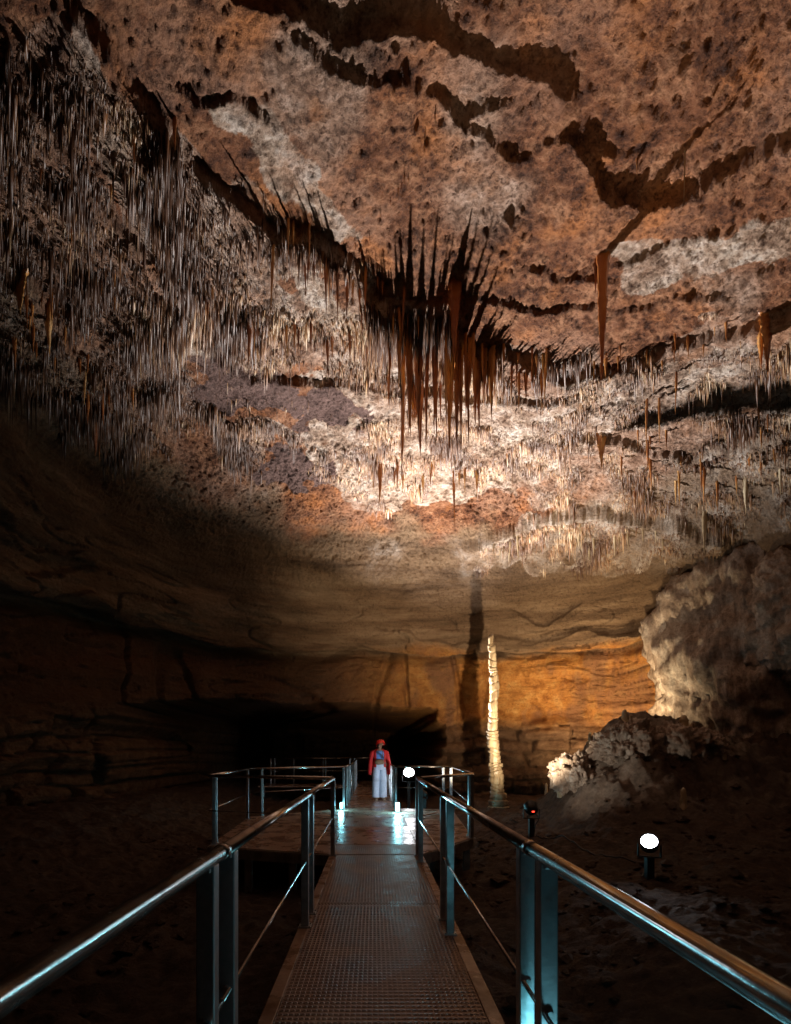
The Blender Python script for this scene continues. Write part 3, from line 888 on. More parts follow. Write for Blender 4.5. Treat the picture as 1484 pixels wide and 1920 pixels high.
PL = {'A': (WX0, 7.0), 'B': (-2.36, 7.62), 'C': (-2.58, 11.1), 'D': (-.68, 12.75), 'E': (.52, 12.75), 'F': (1.86, 12.6), 'G': (1.56, 8.35), 'H': (WX1, 7.0)}
plat = tag(empty('viewing_platform', (0, 9, 0)), 'wide dark wet steel viewing platform where the walkway broadens', 'platform')
def pp(name, poly, z0, z1, mat): 
    o = prism(name, [(x, y - 9) for x, y in poly], z0, z1, mat, plat); return o
def xl(y): return np.interp(y, [7.0, 7.62, 11.1, 12.75], [-.54, -2.36, -2.58, -.68])
def xr(y): return np.interp(y, [7.0, 8.35, 12.6, 12.75], [.62, 1.56, 1.86, .52])
rows = [7.0, 7.75, 8.9, 9.65, 10.9, 11.45, 12.2, 12.75]
for k, (a, b) in enumerate(zip(rows[:-1], rows[1:])):
    ys_ = [a + .008] + [y for y in (7.62, 8.35, 11.1, 12.6) if a + .02 < y < b - .02] + [b - .008]
    L_ = [(float(xl(y)) + .01, y) for y in ys_]; Rr = [(float(xr(y)) - .01, y) for y in ys_]
    def strip(lo, hi, mat):
        yy = ys_
        left = [(max(float(xl(y)) + .01, lo) if lo is not None else float(xl(y)) + .01, y) for y in yy]
        right = [(min(float(xr(y)) - .01, hi) if hi is not None else float(xr(y)) - .01, y) for y in yy]
        if all(r[0] - l[0] < .02 for l, r in zip(left, right)): return
        right = [(max(r[0], l[0] + .004), r[1]) for l, r in zip(left, right)]
        pp('deck_panel', left + right[::-1], -.012, .0 + .0015 * (k % 2), mat)
    m = [M_DECK, M_PLATE, M_PLATE, M_GRATE, M_PLATE, M_GRATE, M_PLATE][k]
    strip(None, -.56, M_PLATE); strip(-.55, .63, m); strip(.64, None, M_GRATE if k in (4, 5) else M_PLATE)
edge = [PL[k] for k in 'ABCD'], [PL[k] for k in 'EFGH']
for e in edge:
    for a, b in zip(e[:-1], e[1:]):
        bm = bmesh.new(); add_bar(bm, (a[0], a[1] - 9, -.085), (b[0], b[1] - 9, -.085), .03, .145, .004); bm_obj('fascia', bm, M_FASCIA, plat)
for (x, y) in [(-.62, 7.15), (-1.1, 7.3), (-1.75, 7.5), (-2.28, 7.7), (-2.45, 10.9), (.72, 7.25), (1.48, 8.45), (1.75, 12.3)]:
    g = float(gz_full(x, y)[0])
    bm = bmesh.new(); add_box(bm, (x - .05, y - 9 - .05, g - .05), (x + .05, y - 9 + .05, -.16), .005); bm_obj('leg', bm, M_FASCIA, plat)

RAMP = lambda y: .0 + .028 * max(0, y - 15.5)
fwalk = tag(empty('far_walkway', (0, 12.8, 0)), 'far stretch of steel walkway running past the person into the dark passage', 'walkway')
for a, b in ((12.77, 14.2), (14.2, 15.6), (15.6, 17.4), (17.4, 19.4), (19.4, 22.0)):
    bm = bmesh.new()
    xa0, xa1 = -.66, .5
    vs = [(xa0, a + .01, RAMP(a)), (xa1, a + .01, RAMP(a)), (xa1, b - .01, RAMP(b)), (xa0, b - .01, RAMP(b))]
    t = [bm.verts.new((x, y - 12.8, z)) for x, y, z in vs]; u = [bm.verts.new((x, y - 12.8, z - .05)) for x, y, z in vs]
    bm.faces.new(t); bm.faces.new(u[::-1])
    for i in range(4): bm.faces.new((t[i], u[i], u[(i + 1) % 4], t[(i + 1) % 4]))
    bmesh.ops.recalc_face_normals(bm, faces=bm.faces[:])
    bm_obj('deck_panel', bm, M_PLATE, fwalk)
bm = bmesh.new(); add_box(bm, (-4.2, 19.45 - 12.8, RAMP(20) - .05), (-.68, 20.9 - 12.8, RAMP(20)), .004); bm_obj('deck_panel', bm, M_PLATE, fwalk)
for (x, y) in [(-.6, 14.2), (.44, 14.2), (-.6, 17.4), (.44, 17.4), (-.6, 19.5), (.44, 19.5), (-4.1, 20), (-2.2, 20)]:
    bm = bmesh.new(); add_box(bm, (x - .04, y - 12.84, float(gz_full(x, y)[0]) - .1), (x + .04, y - 12.76, RAMP(y) - .055), .004); bm_obj('leg', bm, M_FASCIA, fwalk)

def railing(label, path, posts, joints=(), rail_r=.0245, pw=.056, group=None, mid=.50, H=1.0, base=None):
    """path: (x, y, z) floor points; posts: (x, y, z, angle)"""
    o0 = path[0]
    root = tag(empty('railing', o0), label, 'railing', group)
    off = Vector(o0)
    for a, b in zip(path[:-1], path[1:]):
        a = Vector(a) - off; b = Vector(b) - off
        tube_obj('handrail', a + Vector((0, 0, H)), b + Vector((0, 0, H)), rail_r, M_STEEL, root)
        tube_obj('mid_rail', a + Vector((0, 0, mid)), b + Vector((0, 0, mid)), .0085, M_STEEL, root, 10)
    for k, p in enumerate(path[1:-1]):
        bm = bmesh.new(); bmesh.ops.create_uvsphere(bm, u_segments=16, v_segments=10, radius=rail_r * 1.01)
        e = bm_obj('elbow', bm, M_STEEL, root, True); e.location = Vector(p) - off + Vector((0, 0, H))
    for j in joints:
        j = Vector(j) - off
        tube_obj('joint_collar', j + Vector((0, -.022, H)), j + Vector((0, .022, H)), rail_r * 1.13, M_STEEL, root)
    for (x, y, z, ang) in posts:
        bm = bmesh.new(); add_box(bm, (-pw / 2, -pw / 2, 0.004), (pw / 2, pw / 2, H - rail_r * .75), .004)
        p = bm_obj('post', bm, M_POST, root); p.location = Vector((x, y, z)) - off; p.rotation_euler = (0, 0, ang)
        bm = bmesh.new(); add_box(bm, (-pw * .85, -pw * .85, 0.0025), (pw * .85, pw * .85, .012), .002)
        for sx in (-1, 1):
            for sy in (-1, 1):
                add_tube(bm, (sx * pw * .66, sy * pw * .66, .012), (sx * pw * .66, sy * pw * .66, .020), .006, n=6)
        q = bm_obj('foot_plate', bm, M_POST, p)
        bm = bmesh.new(); add_box(bm, (-.02, -.045, H - rail_r - .012), (.02, .045, H - rail_r * .62), .003); bm_obj('saddle', bm, M_POST, p)
        bm = bmesh.new(); add_tube(bm, (0, -pw * .72, mid), (0, pw * .72, mid), .014, n=10); bm_obj('rail_clamp', bm, M_POST, p)
    return root

def stand(p, q, t, ang=0):
    return (p[0] + (q[0] - p[0]) * t, p[1] + (q[1] - p[1]) * t, 0, ang)

railing('shiny steel handrail run rising from the lower left corner to the platform', [(-.50, -1.4, 0), (-.505, 1.78, 0), (-.515, 4.22, 0), (-.52, 6.92, 0)],
        [(-.515, 1.66, 0, 0), (-.515, 1.90, 0, 0), (-.52, 4.08, 0, 0), (-.52, 4.42, 0, 0), (-.52, 6.88, 0, 0), (-.515, -.7, 0, 0)], [(-.505, 1.78, 0), (-.515, 4.25, 0)])
railing('shiny steel handrail run rising from the lower right corner to the platform', [(.545, -1.4, 0), (.545, 1.84, 0), (.555, 4.10, 0), (.575, 6.92, 0)],
        [(.560, 1.72, 0, 0), (.560, 1.96, 0, 0), (.565, 3.92, 0, 0), (.565, 4.26, 0, 0), (.58, 6.5, 0, 0), (.58, 6.92, 0, 0), (.55, -.7, 0, 0)], [(.545, 1.84, 0), (.555, 4.10, 0)])
lp = [PL[k] for k in 'ABCD']
railing('steel railing round the three open sides of the platform on the dark wall side', [(x, y + (.05 if i else 0), 0) for i, (x, y) in enumerate(lp)],
        [(-2.30, 7.70, 0, .3), (-2.36, 7.98, 0, .1), (-2.52, 10.7, 0, .1), (-2.35, 11.25, 0, .7), (-.70, 12.68, 0, 0)], pw=.05, rail_r=.022)
rp = [PL[k] for k in 'HGFE']
railing('steel railing round the open sides of the platform facing the tall stalagmite', [(x, y, 0) for x, y in rp],
        [(1.53, 8.30, 0, .4), (1.56, 8.60, 0, .1), (1.80, 12.3, 0, 0), (1.66, 12.55, 0, 0), (.54, 12.68, 0, 0)], pw=.055, rail_r=.022)
railing('receding row of steel rail posts beside the person on the dark wall side', [(-.66, 12.85, 0), (-.64, 15.5, 0), (-.60, 19.3, RAMP(19.3))],
        [(-.66, 13.3, 0, 0), (-.655, 14.2, 0, 0), (-.65, 15.0, 0, 0), (-.63, 16.0, RAMP(16), 0), (-.62, 17.2, RAMP(17.2), 0), (-.61, 18.4, RAMP(18.4), 0), (-.60, 19.3, RAMP(19.3), 0)], pw=.045, rail_r=.02)
railing('steel railing of the far walkway beside the person next to the lamp', [(.5, 12.85, 0), (.5, 15.5, 0), (.5, 21.5, RAMP(21.5))],
        [(.5, 13.5, 0, 0), (.5, 14.8, 0, 0), (.5, 16.4, RAMP(16.4), 0), (.5, 18.4, RAMP(18.4), 0), (.5, 21.2, RAMP(21.2), 0)], pw=.045, rail_r=.02)
railing('distant faint steel railing crossing the dark passage behind the platform', [(-4.2, 20.85, RAMP(20)), (-.68, 20.85, RAMP(20)), (.5, 21.6, RAMP(21))],
        [(-4.0, 20.85, RAMP(20), 0), (-3.85, 20.85, RAMP(20), 0), (-3.1, 20.85, RAMP(20), 0), (-1.95, 20.85, RAMP(20), 0), (-1.85, 20.85, RAMP(20), 0), (-.9, 20.85, RAMP(20), 0), (-.72, 20.85, RAMP(20), 0)], pw=.05, rail_r=.02)

# ------------------------------------------------------------------ lamps
def spot(name, loc, target, watts, size_deg, blend, col, radius, parent=None):
    d = bpy.data.lights.new(name, 'SPOT'); d.energy = watts; d.spot_size = R(size_deg); d.spot_blend = blend; d.color = col; d.shadow_soft_size = radius
    o = bpy.data.objects.new(name, d); COL.objects.link(o)
    o.location = loc; o.rotation_euler = (Vector(target) - Vector(loc)).to_track_quat('-Z', 'Y').to_euler()
    if parent:
        o.parent = parent; o.matrix_parent_inverse = Matrix.Translation(-Vector(parent.location))
    return o

def floodlight(label, head, aim, base_z, lens_r=.085, lit=True, name='floodlight', body=None):
    """round-headed flood lamp on a stake; head and aim in world coordinates"""
    head = Vector(head); aim = Vector(aim); body = body or lens_r * 1.12
    root = tag(empty(name, (head.x, head.y, base_z)), label, 'lamp', 'cave lamps')
    off = Vector(root.location)
    d = (aim - head).normalized(); q = d.to_track_quat('Z', 'Y').to_matrix().to_4x4()
    bm = bmesh.new()
    segs = [(0, body * .55), (.03, body * .8), (.07, body), (.17, body), (.185, body * 1.06), (.20, body * 1.06), (.20, lens_r), (.185, lens_r * .97)]
    n = 24; prev = None
    for z, r in segs:
        ring = [bm.verts.new((r * math.cos(2 * math.pi * k / n), r * math.sin(2 * math.pi * k / n), z - .2)) for k in range(n)]
        if prev:
            for k in range(n): bm.faces.new((prev[k], prev[(k + 1) % n], ring[(k + 1) % n], ring[k]))
        else: bm.faces.new(ring[::-1])
        prev = ring
    bmesh.ops.transform(bm, matrix=Matrix.Translation(head - off) @ q, verts=bm.verts[:])
    h = bm_obj('housing', bm, M_BLACK, root, True)
    bm = bmesh.new(); r = bmesh.ops.create_circle(bm, cap_ends=True, segments=24, radius=lens_r)
    for v in bm.verts: v.co.z = -.012
    bmesh.ops.transform(bm, matrix=Matrix.Translation(head - off) @ q, verts=bm.verts[:])
    bm_obj('lens', bm, M_LENS if lit else M_GLASS, root)
    bm = bmesh.new()
    c = head - d * .1 - off
    side = d.cross(Vector((0, 0, 1))).normalized()
    for s in (-1, 1):
        add_bar(bm, c + side * s * (body + .02), c + side * s * (body + .02) - Vector((0, 0, body + .05)), .012, .025, 0)
    add_bar(bm, c - side * (body + .03) - Vector((0, 0, body + .05)), c + side * (body + .03) - Vector((0, 0, body + .05)), .02, .014, 0)
    bm_obj('bracket', bm, M_BLACK, root)
    bm = bmesh.new(); add_box(bm, (c.x - .045, c.y - .045, -.1), (c.x + .045, c.y + .045, c.z - body - .055), .006)
    bm_obj('stake', bm, M_BLACK, root)
    return root, head, d

M_GLASS = simple('clear_lens', (.6, .55, .45), .1)
COOL = (1.0, .965, .94); WARM = (1.0, .72, .42)

# flood beside the platform, burning straight up at the roof
p = at(767, 1448, 15.2)
f1, h1, d1 = floodlight('dazzling white floodlight beyond the railing corner beside the person', p, p + np.array([-.05, -.85, .55]), float(gz_full(p[0], p[1])[0]), .15)
spot('floodlight_beam', (p[0], p[1] - .05, p[2] + .03), (2.1, 10.4, 9.0), 14500, 98, 1.0, COOL, .05, f1)
q = at(792, 1486, 13.0)
f1b, h1b, d1b = floodlight('small lamp on a short stand below the railing, turned towards the person', q, (.18, 15.0, 1.0), float(gz_full(q[0], q[1])[0]), .05, True, 'floodlight', .07)
spot('floodlight_beam', tuple(h1b + d1b * .05), (.18, 15.0, .78), 130, 48, .6, (.80, .90, 1.0), .04, f1b)
# flood on the mud floor, pointing at the roof and the camera
p = at(1218, 1577, 6.6)
f2, h2, d2 = floodlight('dazzling white floodlight standing alone on the dark mud floor', p, p + np.array([-.40, -.75, .55]), float(gz_full(p[0], p[1])[0]), .095)
spot('floodlight_beam', (p[0] - .02, p[1] - .05, p[2] + .04), (5.2, 3.2, 9.0), 1500, 88, .9, (1.0, .74, .48), .09, f2)
# spotlight on the tall stalagmite
p = at(998, 1512, 9.5)
f3, h3, d3 = floodlight('black spotlight with red indicator aimed at the tall stalagmite', p + np.array([0, .1, 0]), np.array([3.1, 13.5, 2.6]), float(gz_full(p[0], p[1])[0]), .08, True, 'spotlight', .115)
bm = bmesh.new(); add_box(bm, (-.022, -.006, -.010), (.022, .006, .010), .002)
led = bm_obj('indicator', bm, M_REDLED, f3); led.location = (h3 - d3 * .2) - Vector(f3.location) + Vector((.01, -.012, .012))
bm = bmesh.new()
pts = [Vector((.05, -.02, .42)), Vector((.13, -.03, .36)), Vector((.14, -.02, .28)), Vector((.09, 0, .2)), Vector((.07, 0, .05))]
for a, b in zip(pts[:-1], pts[1:]): add_tube(bm, a, b, .009, n=8)
bm_obj('cable', bm, M_BLACK, f3)
spot('spotlight_beam', tuple(h3 + d3 * .03), (3.05, 13.5, 3.6), 3300, 86, .95, (1.0, .80, .55), .045, f3)
spot('spotlight_spill', tuple(h3 + d3 * .03), (5.4, 11.4, 1.4), 95, 74, 1.0, (1.0, .86, .68), .045, f3)
# lamp hidden behind the rock slope, grazing the ochre wall and the flowstone
p = np.array([6.0, 14.3, float(gz_full(6.0, 14.3)[0]) + .75])
f4, h4, d4 = floodlight('warm lamp tucked behind the rock slope lighting the ochre wall', p, np.array([7.2, 16.5, 3.2]), float(p[2] - .75), .07, True, 'floodlight', .09)
spot('floodlight_beam', tuple(h4 + d4 * .04), (7.9, 16.4, 2.9), 1500, 138, 1.0, (1.0, .74, .42), .05, f4)

def path_lamp(label, loc, h=.24, r=.042, watts=14):
    root = tag(empty('path_lamp', loc), label, 'lamp', 'cave lamps')
    bm = bmesh.new(); add_tube(bm, (0, 0, .0), (0, 0, .03), r * 1.25, n=20); bm_obj('base', bm, M_BLACK, root)
    bm = bmesh.new(); add_tube(bm, (0, 0, .032), (0, 0, h), r, n=20); bm_obj('diffuser', bm, M_CYAN, root)
    bm = bmesh.new(); add_tube(bm, (0, 0, h + .002), (0, 0, h + .03), r * 1.2, r * .7, 20); bm_obj('cap', bm, M_BLACK, root)
    d = bpy.data.lights.new('path_lamp_glow', 'POINT'); d.energy = watts; d.color = (.28, .84, 1.0); d.shadow_soft_size = .05
    o = bpy.data.objects.new('path_lamp_glow', d); COL.objects.link(o); o.location = (0, -r - .07, h * .6); o.parent = root
    return root
path_lamp('glowing cyan path lamp on the deck in front of the person', (.545, 11.9, .002), .22, .045, 48)
path_lamp('small faint cyan path lamp at the foot of the platform railing post', (-.74, 12.4, .002), .17, .028, 14)
path_lamp('cyan path lamp on the deck at the foot of the near post', (.645, 1.60, .004), .27, .03, 9)

def floor_cable(label, pts, r=.011):
    pts = np.array(pts, float); tt = np.linspace(0, len(pts) - 1, 60)
    x = np.interp(tt, range(len(pts)), pts[:, 0]) + .05 * np.sin(tt * 3.1); y = np.interp(tt, range(len(pts)), pts[:, 1]) + .06 * np.sin(tt * 2.3 + 1)
    z = gz_full(x, y) + r * 1.2
    P = np.stack([x, y, z], 1); a = np.arange(6) * math.pi / 3
    T = np.gradient(P, axis=0); T /= np.linalg.norm(T, axis=1, keepdims=True)
    S = np.cross(T, [0, 0, 1.0]); S /= np.linalg.norm(S, axis=1, keepdims=True); U = np.cross(S, T)
    V = (P[:, None] + r * (np.cos(a)[None, :, None] * S[:, None] + np.sin(a)[None, :, None] * U[:, None])).reshape(-1, 3)
    q = [(k * 6 + j, k * 6 + (j + 1) % 6, (k + 1) * 6 + (j + 1) % 6, (k + 1) * 6 + j) for k in range(59) for j in range(6)]
    tag(link('power_cable', np_mesh('power_cable', V, np.array(q)), M_BLACK), label, 'cable')
floor_cable('thin black cable lying on the mud between the two floor lamps', [(3.4, 6.68), (3.75, 7.4), (3.3, 8.2), (3.1, 9.0), (2.9, 9.5)])

# ------------------------------------------------------------------ tall stalagmite and its small kin
def lathe(name, rings, sides, jit, mat, seed, parent=None):
    rs = np.random.default_rng(seed)
    a = np.linspace(0, 2 * math.pi, sides, endpoint=False)
    V = []
    for k, (z, r, cx, cy) in enumerate(rings):
        rr = r * (1 + rs.normal(0, jit, sides))
        V.append(np.stack([cx + np.cos(a) * rr, cy + np.sin(a) * rr, np.full(sides, z) + rs.normal(0, jit * .12 * r, sides)], 1))
    n = len(rings)
    V = np.concatenate(V + [np.array([[rings[-1][2], rings[-1][3], rings[-1][0] + rings[-1][1] * .4]])])
    q = [(k * sides + j, k * sides + (j + 1) % sides, (k + 1) * sides + (j + 1) % sides, (k + 1) * sides + j) for k in range(n - 1) for j in range(sides)]
    t = [((n - 1) * sides + j, (n - 1) * sides + (j + 1) % sides, n * sides) for j in range(sides)]
    return link(name, np_mesh(name, V, np.array(q), np.array(t)), mat, parent)

b0 = at(932, 1522, 13.5); g = float(gz_full(b0[0], b0[1])[0])
col_h = at(922, 1205, 13.5)[2] - g
rings = []; rs = np.random.default_rng(5)
z = -.06; lean = (922 - 932) * 13.5 / 1000
while z < col_h:
    t = max(0, z / col_h)
    r = np.interp(t, [0, .04, .12, .3, .5, .62, .7, .8, .95, 1], [.27, .19, .150, .150, .122, .105, .128, .095, .098, .05])
    step = rs.choice([rs.uniform(.05, .10), rs.uniform(.10, .26)])
    bul = rs.uniform(.88, 1.13)
    cx = lean * t + .035 * math.sin(t * 9 + 1) + rs.normal(0, .008); cy = .02 * math.sin(t * 7)
    for f, s in ((0, .86), (.10, .96), (.3, 1.03), (.5, .99), (.72, 1.04), (.9, .97), (.98, .88)):
        rings.append((z + f * step, r * bul * s, cx, cy))
    z += step
col = lathe('stalagmite', rings, 30, .05, M_CREAM, 9)
cv = np.empty(len(col.data.vertices) * 3, np.float32); col.data.vertices.foreach_get('co', cv); cv = cv.reshape(-1, 3)
ang_ = np.arctan2(cv[:, 1], cv[:, 0] - lean * np.clip(cv[:, 2] / col_h, 0, 1))
cv[:, 2] += .045 * np.sin(ang_ + 5 * noise(cv, (0, 0, 1.6), 503)) * sm(.15, .5, cv[:, 2])
flu = 1 + .22 * fbm(np.stack([np.cos(ang_) * 2.2, np.sin(ang_) * 2.2, cv[:, 2] * .9], 1), 1.0, 3, 507) + .14 * noise(np.stack([np.cos(ang_) * 5, np.sin(ang_) * 5, cv[:, 2] * 1.5], 1), 1.0, 509)
cx_ = lean * np.clip(cv[:, 2] / col_h, 0, 1)
cv[:, 0] = cx_ + (cv[:, 0] - cx_) * flu; cv[:, 1] *= flu
col.data.vertices.foreach_set('co', cv.ravel()); col.data.update()
col.location = (b0[0], b0[1], g)
tag(col, 'tall slender pale stalagmite like a stacked column, brightly lit', 'stalagmite', 'stalagmites')

def small_stalagmite(px, pbase, hpx, wpx, label, mat=M_CREAM, seed=0):
    p = ground_hit(px, pbase)
    k = p[1] / 1000; h = hpx * k; w = wpx * k / 2
    rings = [(-.12, w * 1.5, 0, 0), (0, w * 1.35, 0, 0)]
    rs = np.random.default_rng(seed + 50); z = 0
    n = 9
    for i in range(1, n + 1):
        t = i / n
        rings.append((h * t, w * (1.15 - .45 * t ** 1.5) * rs.uniform(.88, 1.12) * (1 if i < n else .55), rs.normal(0, w * .06), 0))
    o = lathe('stalagmite', rings, 14, .06, mat, seed)
    o.location = p
    tag(o, label, 'stalagmite', 'stalagmites')
SS = [
    (1283, 1368, 26, 17, 'stubby rounded stalagmite on the crest of the rock slope'),
    (1298, 1368, 12, 10, 'tiny knob beside the stubby stalagmite on the crest'),
    (1172, 1352, 20, 10, 'small knob on top of the lit rock outcrop'),
    (1182, 1354, 12, 8, 'tiny knob behind the small one on the lit outcrop'),
    (1107, 1392, 18, 7, 'small pale stalagmite on the upper slope edge'),
    (1122, 1400, 20, 11, 'short greyish stalagmite next to the pale one on the slope edge'),
    (1044, 1445, 26, 9, 'grey upright stalagmite low on the rock slope'),
    (1025, 1428, 26, 6, 'thin white stalagmite at the foot of the far ledges'),
    (1054, 1486, 26, 12, 'pale finger-like stalagmite at the foot of the rock slope'),
    (1150, 1418, 16, 10, 'small rounded stalagmite below the lit outcrop'),
    (1282, 1512, 34, 11, 'dark thin stalagmite behind the bright lamp on the floor'),
    (1355, 1415, 30, 10, 'dim stalagmite high on the dark slope'),
]
for k, s in enumerate(SS): small_stalagmite(*s, seed=k)

# ------------------------------------------------------------------ flowstone masses and outcrops
def mass(name, c, rad, label, cat, mat, seed, flute=.15, lump=.42, nu=280, nv=200, squash=1.0):
    u = np.linspace(0, 2 * math.pi, nu); v = np.linspace(.02, math.pi - .02, nv)
    uu, vv = np.meshgrid(u, v, indexing='ij')
    D = np.stack([np.cos(uu) * np.sin(vv), np.sin(uu) * np.sin(vv), np.cos(vv)], 2).reshape(-1, 3)
    # keep the seam shut: u=0 and u=2pi give the same direction
    P = D * np.array(rad)
    W = P + np.array(c)
    d = fbm(W, .7, 3, seed) * lump * 1.6
    fl = fbm(np.stack([W[:, 0] * 6.5, W[:, 1] * 6.5, W[:, 2] * .5], 1), 1.0, 3, seed + 3, .55, 1)
    d += fl * flute
    d += fbm(W, (5, 5, 3), 3, seed + 5) * .10
    st = np.floor(W[:, 2] * 1.7 + noise(W, .8, seed + 8) * 1.2); fr = W[:, 2] * 1.7 + noise(W, .8, seed + 8) * 1.2 - st
    d += (sm(0, .8, fr) * -.5 + .25) * flute * .7
    d += fbm(W, (4.5, 4.5, 3.5), 3, seed + 15, .6, 2) * (.05 if max(rad) > 1.5 else .14)
    P = P + D * d[:, None]
    me = np_mesh(name, P, grid_faces(nu, nv))
    o = link(name, me, mat); o.location = c
    return tag(o, label, cat)
mass('flowstone', (10.7, 14.1, 3.2), (3.0, 2.6, 5.3), 'big pale rippled flowstone buttress beside the glowing ochre wall', 'flowstone', M_FLOW, 401)
mass('flowstone', (10.4, 12.0, 4.2), (1.8, 1.6, 1.7), 'overhanging flowstone lobe above the rippled buttress', 'flowstone', M_FLOW, 421)
for (px, py, rad, lab, sd) in [(1190, 1402, (.8, .55, .55), 'pale lumpy rock outcrop catching the light on the slope', 441), (1090, 1462, (.55, .5, .40), 'low ridge of pale rock below the lit outcrop', 451),
                               (1300, 1402, (1.0, .7, .45), 'broad dim rock hump under the stubby stalagmite', 461)]:
    p = ground_hit(px, py)
    o = mass('rock_outcrop', (p[0], p[1] + .25, p[2] - .05), rad, lab, 'rock', M_FLOW, sd, .16, .22, 180, 130)
# ------------------------------------------------------------------ the person
def cloth(name, col, rough=.8, sc=40):
    m, nt, b = nodes_of(name)
    tc = N_(nt, 'ShaderNodeTexCoord').outputs['Object']
    n = tex_noise(nt, tc, sc, 3, .6)
    nt.links.new(ramp(nt, n, [(.3, [c * .7 for c in col]), (.7, [min(1, c * 1.1) for c in col])]), b.inputs['Base Color'])
    b.inputs['Roughness'].default_value = rough
    b.inputs['Sheen Weight'].default_value = .03
    return m
M_SKIN = cloth('skin', (.30, .15, .09), .5, 8)
M_RED = cloth('red_fabric', (.48, .010, .010))
M_BLUE = cloth('blue_knit', (.10, .25, .62))
M_PALE = cloth('pale_pleated_fabric', (.50, .60, .74), .75)
M_BAG = cloth('brown_bag', (.16, .10, .05), .6)
M_HAIR = cloth('dark_hair', (.02, .014, .01), .5)
M_SHOE = cloth('sandal', (.45, .36, .28), .6)
M_HELM = simple('red_helmet_shell', (.75, .03, .02), .3, 0, 4, .15)

person = tag(empty('person', (.18, 15.0, 0.0), R(9)), 'person in red helmet and red jacket with blue top and pale wide trousers looking up', 'person')

def loft(name, rings, mat, parent, n=24, cap=True, arc=None, pleat=0, npl=14, wr=0, seed=0):
    """rings: (cx, cy, cz, rx, ry)"""
    rs = np.random.default_rng(seed)
    closed = arc is None
    a = np.linspace(0, 2 * math.pi, n, endpoint=False) if closed else np.linspace(arc[0], arc[1], n)
    V = []
    for k, (cx, cy, cz, rx, ry) in enumerate(rings):
        t = k / max(1, len(rings) - 1)
        f = 1 + pleat * np.cos(a * npl) * (.35 + .65 * t) + wr * np.sin(a * 5 + k * 1.7) + (rs.normal(0, wr * .5, n) if wr else 0)
        V.append(np.stack([cx + np.sin(a) * rx * f, cy - np.cos(a) * ry * f, np.full(n, cz) if not wr else cz + rs.normal(0, wr * .02, n)], 1))
    V = np.concatenate(V); m = n if closed else n - 1
    q = [(k * n + j, k * n + (j + 1) % n, (k + 1) * n + (j + 1) % n, (k + 1) * n + j) for k in range(len(rings) - 1) for j in range(m)]
    t = []
    if cap and closed:
        V = np.concatenate([V, [V[:n].mean(0)], [V[-n:].mean(0)]]); c0 = len(V) - 2
        t = [(c0, (j + 1) % n, j) for j in range(n)] + [(c0 + 1, (len(rings) - 1) * n + j, (len(rings) - 1) * n + (j + 1) % n) for j in range(n)]
    me = np_mesh(name, V, np.array(q), np.array(t) if t else None)
    return link(name, me, mat, parent)

# body: one skinned figure, feet to head, arms hanging
def skin_body():
    J = {'pel': (0, 0, .92, .11), 'sp1': (0, .01, 1.05, .105), 'sp2': (0, .015, 1.20, .115), 'chest': (0, .01, 1.32, .12), 'nb': (0, .01, 1.42, .055),
         'neck': (.005, .0, 1.48, .046), 'skull': (.02, -.015, 1.58, .080), 'crown': (.022, .005, 1.64, .078), 'face': (.045, -.055, 1.575, .055), 'chin': (.05, -.065, 1.535, .034)}
    E = [('pel', 'sp1'), ('sp1', 'sp2'), ('sp2', 'chest'), ('chest', 'nb'), ('nb', 'neck'), ('neck', 'skull'), ('skull', 'crown'), ('skull', 'face'), ('face', 'chin')]
    J['nose'] = (.085, -.108, 1.580, .011); E.append(('face', 'nose'))
    for s, n in ((-1, 'l'), (1, 'r')):
        J.update({n + 'sh': (s * .165, .01, 1.385, .048), n + 'el': (s * .235, .02, 1.12, .036), n + 'wr': (s * .265, -.02, .885, .025), n + 'pm': (s * .268, -.03, .815, .028),
                  n + 'hip': (s * .085, 0, .88, .085), n + 'kn': (s * .095, -.005, .48, .055), n + 'an': (s * .10, .01, .09, .036), n + 'heel': (s * .10, .02, .045, .034), n + 'toe': (s * .115, -.13, .030, .028)})
        E += [('chest', n + 'sh'), (n + 'sh', n + 'el'), (n + 'el', n + 'wr'), (n + 'wr', n + 'pm'), ('pel', n + 'hip'), (n + 'hip', n + 'kn'), (n + 'kn', n + 'an'), (n + 'an', n + 'heel'), (n + 'heel', n + 'toe')]
        for k in range(4):
            y = -.055 + k * .018
            J[f'{n}f{k}a'] = (s * .268, y - .002, .775, .0085); J[f'{n}f{k}b'] = (s * .263, y - .006, .735 + abs(k - 1) * .004, .008); J[f'{n}f{k}c'] = (s * .252, y - .010, .702 + abs(k - 1) * .008, .0065)
            E += [(n + 'pm', f'{n}f{k}a'), (f'{n}f{k}a', f'{n}f{k}b'), (f'{n}f{k}b', f'{n}f{k}c')]
        J[n + 't1'] = (s * .252, -.062, .805, .0095); J[n + 't2'] = (s * .245, -.078, .768, .008)
        E += [(n + 'pm', n + 't1'), (n + 't1', n + 't2')]
    names = list(J)
    me = bpy.data.meshes.new('body')
    me.from_pydata([J[k][:3] for k in names], [(names.index(a), names.index(b)) for a, b in E], [])
    o = bpy.data.objects.new('body', me); COL.objects.link(o); o.parent = person
    md = o.modifiers.new('skin', 'SKIN'); md.use_smooth_shade = True
    for i, k in enumerate(names):
        r = J[k][3]; sv = me.skin_vertices[0].data[i]; sv.radius = (r, r); sv.use_root = (k == 'pel')
    o.modifiers.new('sub', 'SUBSURF').levels = 2
    o.modifiers['sub'].render_levels = 2
    me.materials.append(M_SKIN)
    return o
skin_body()
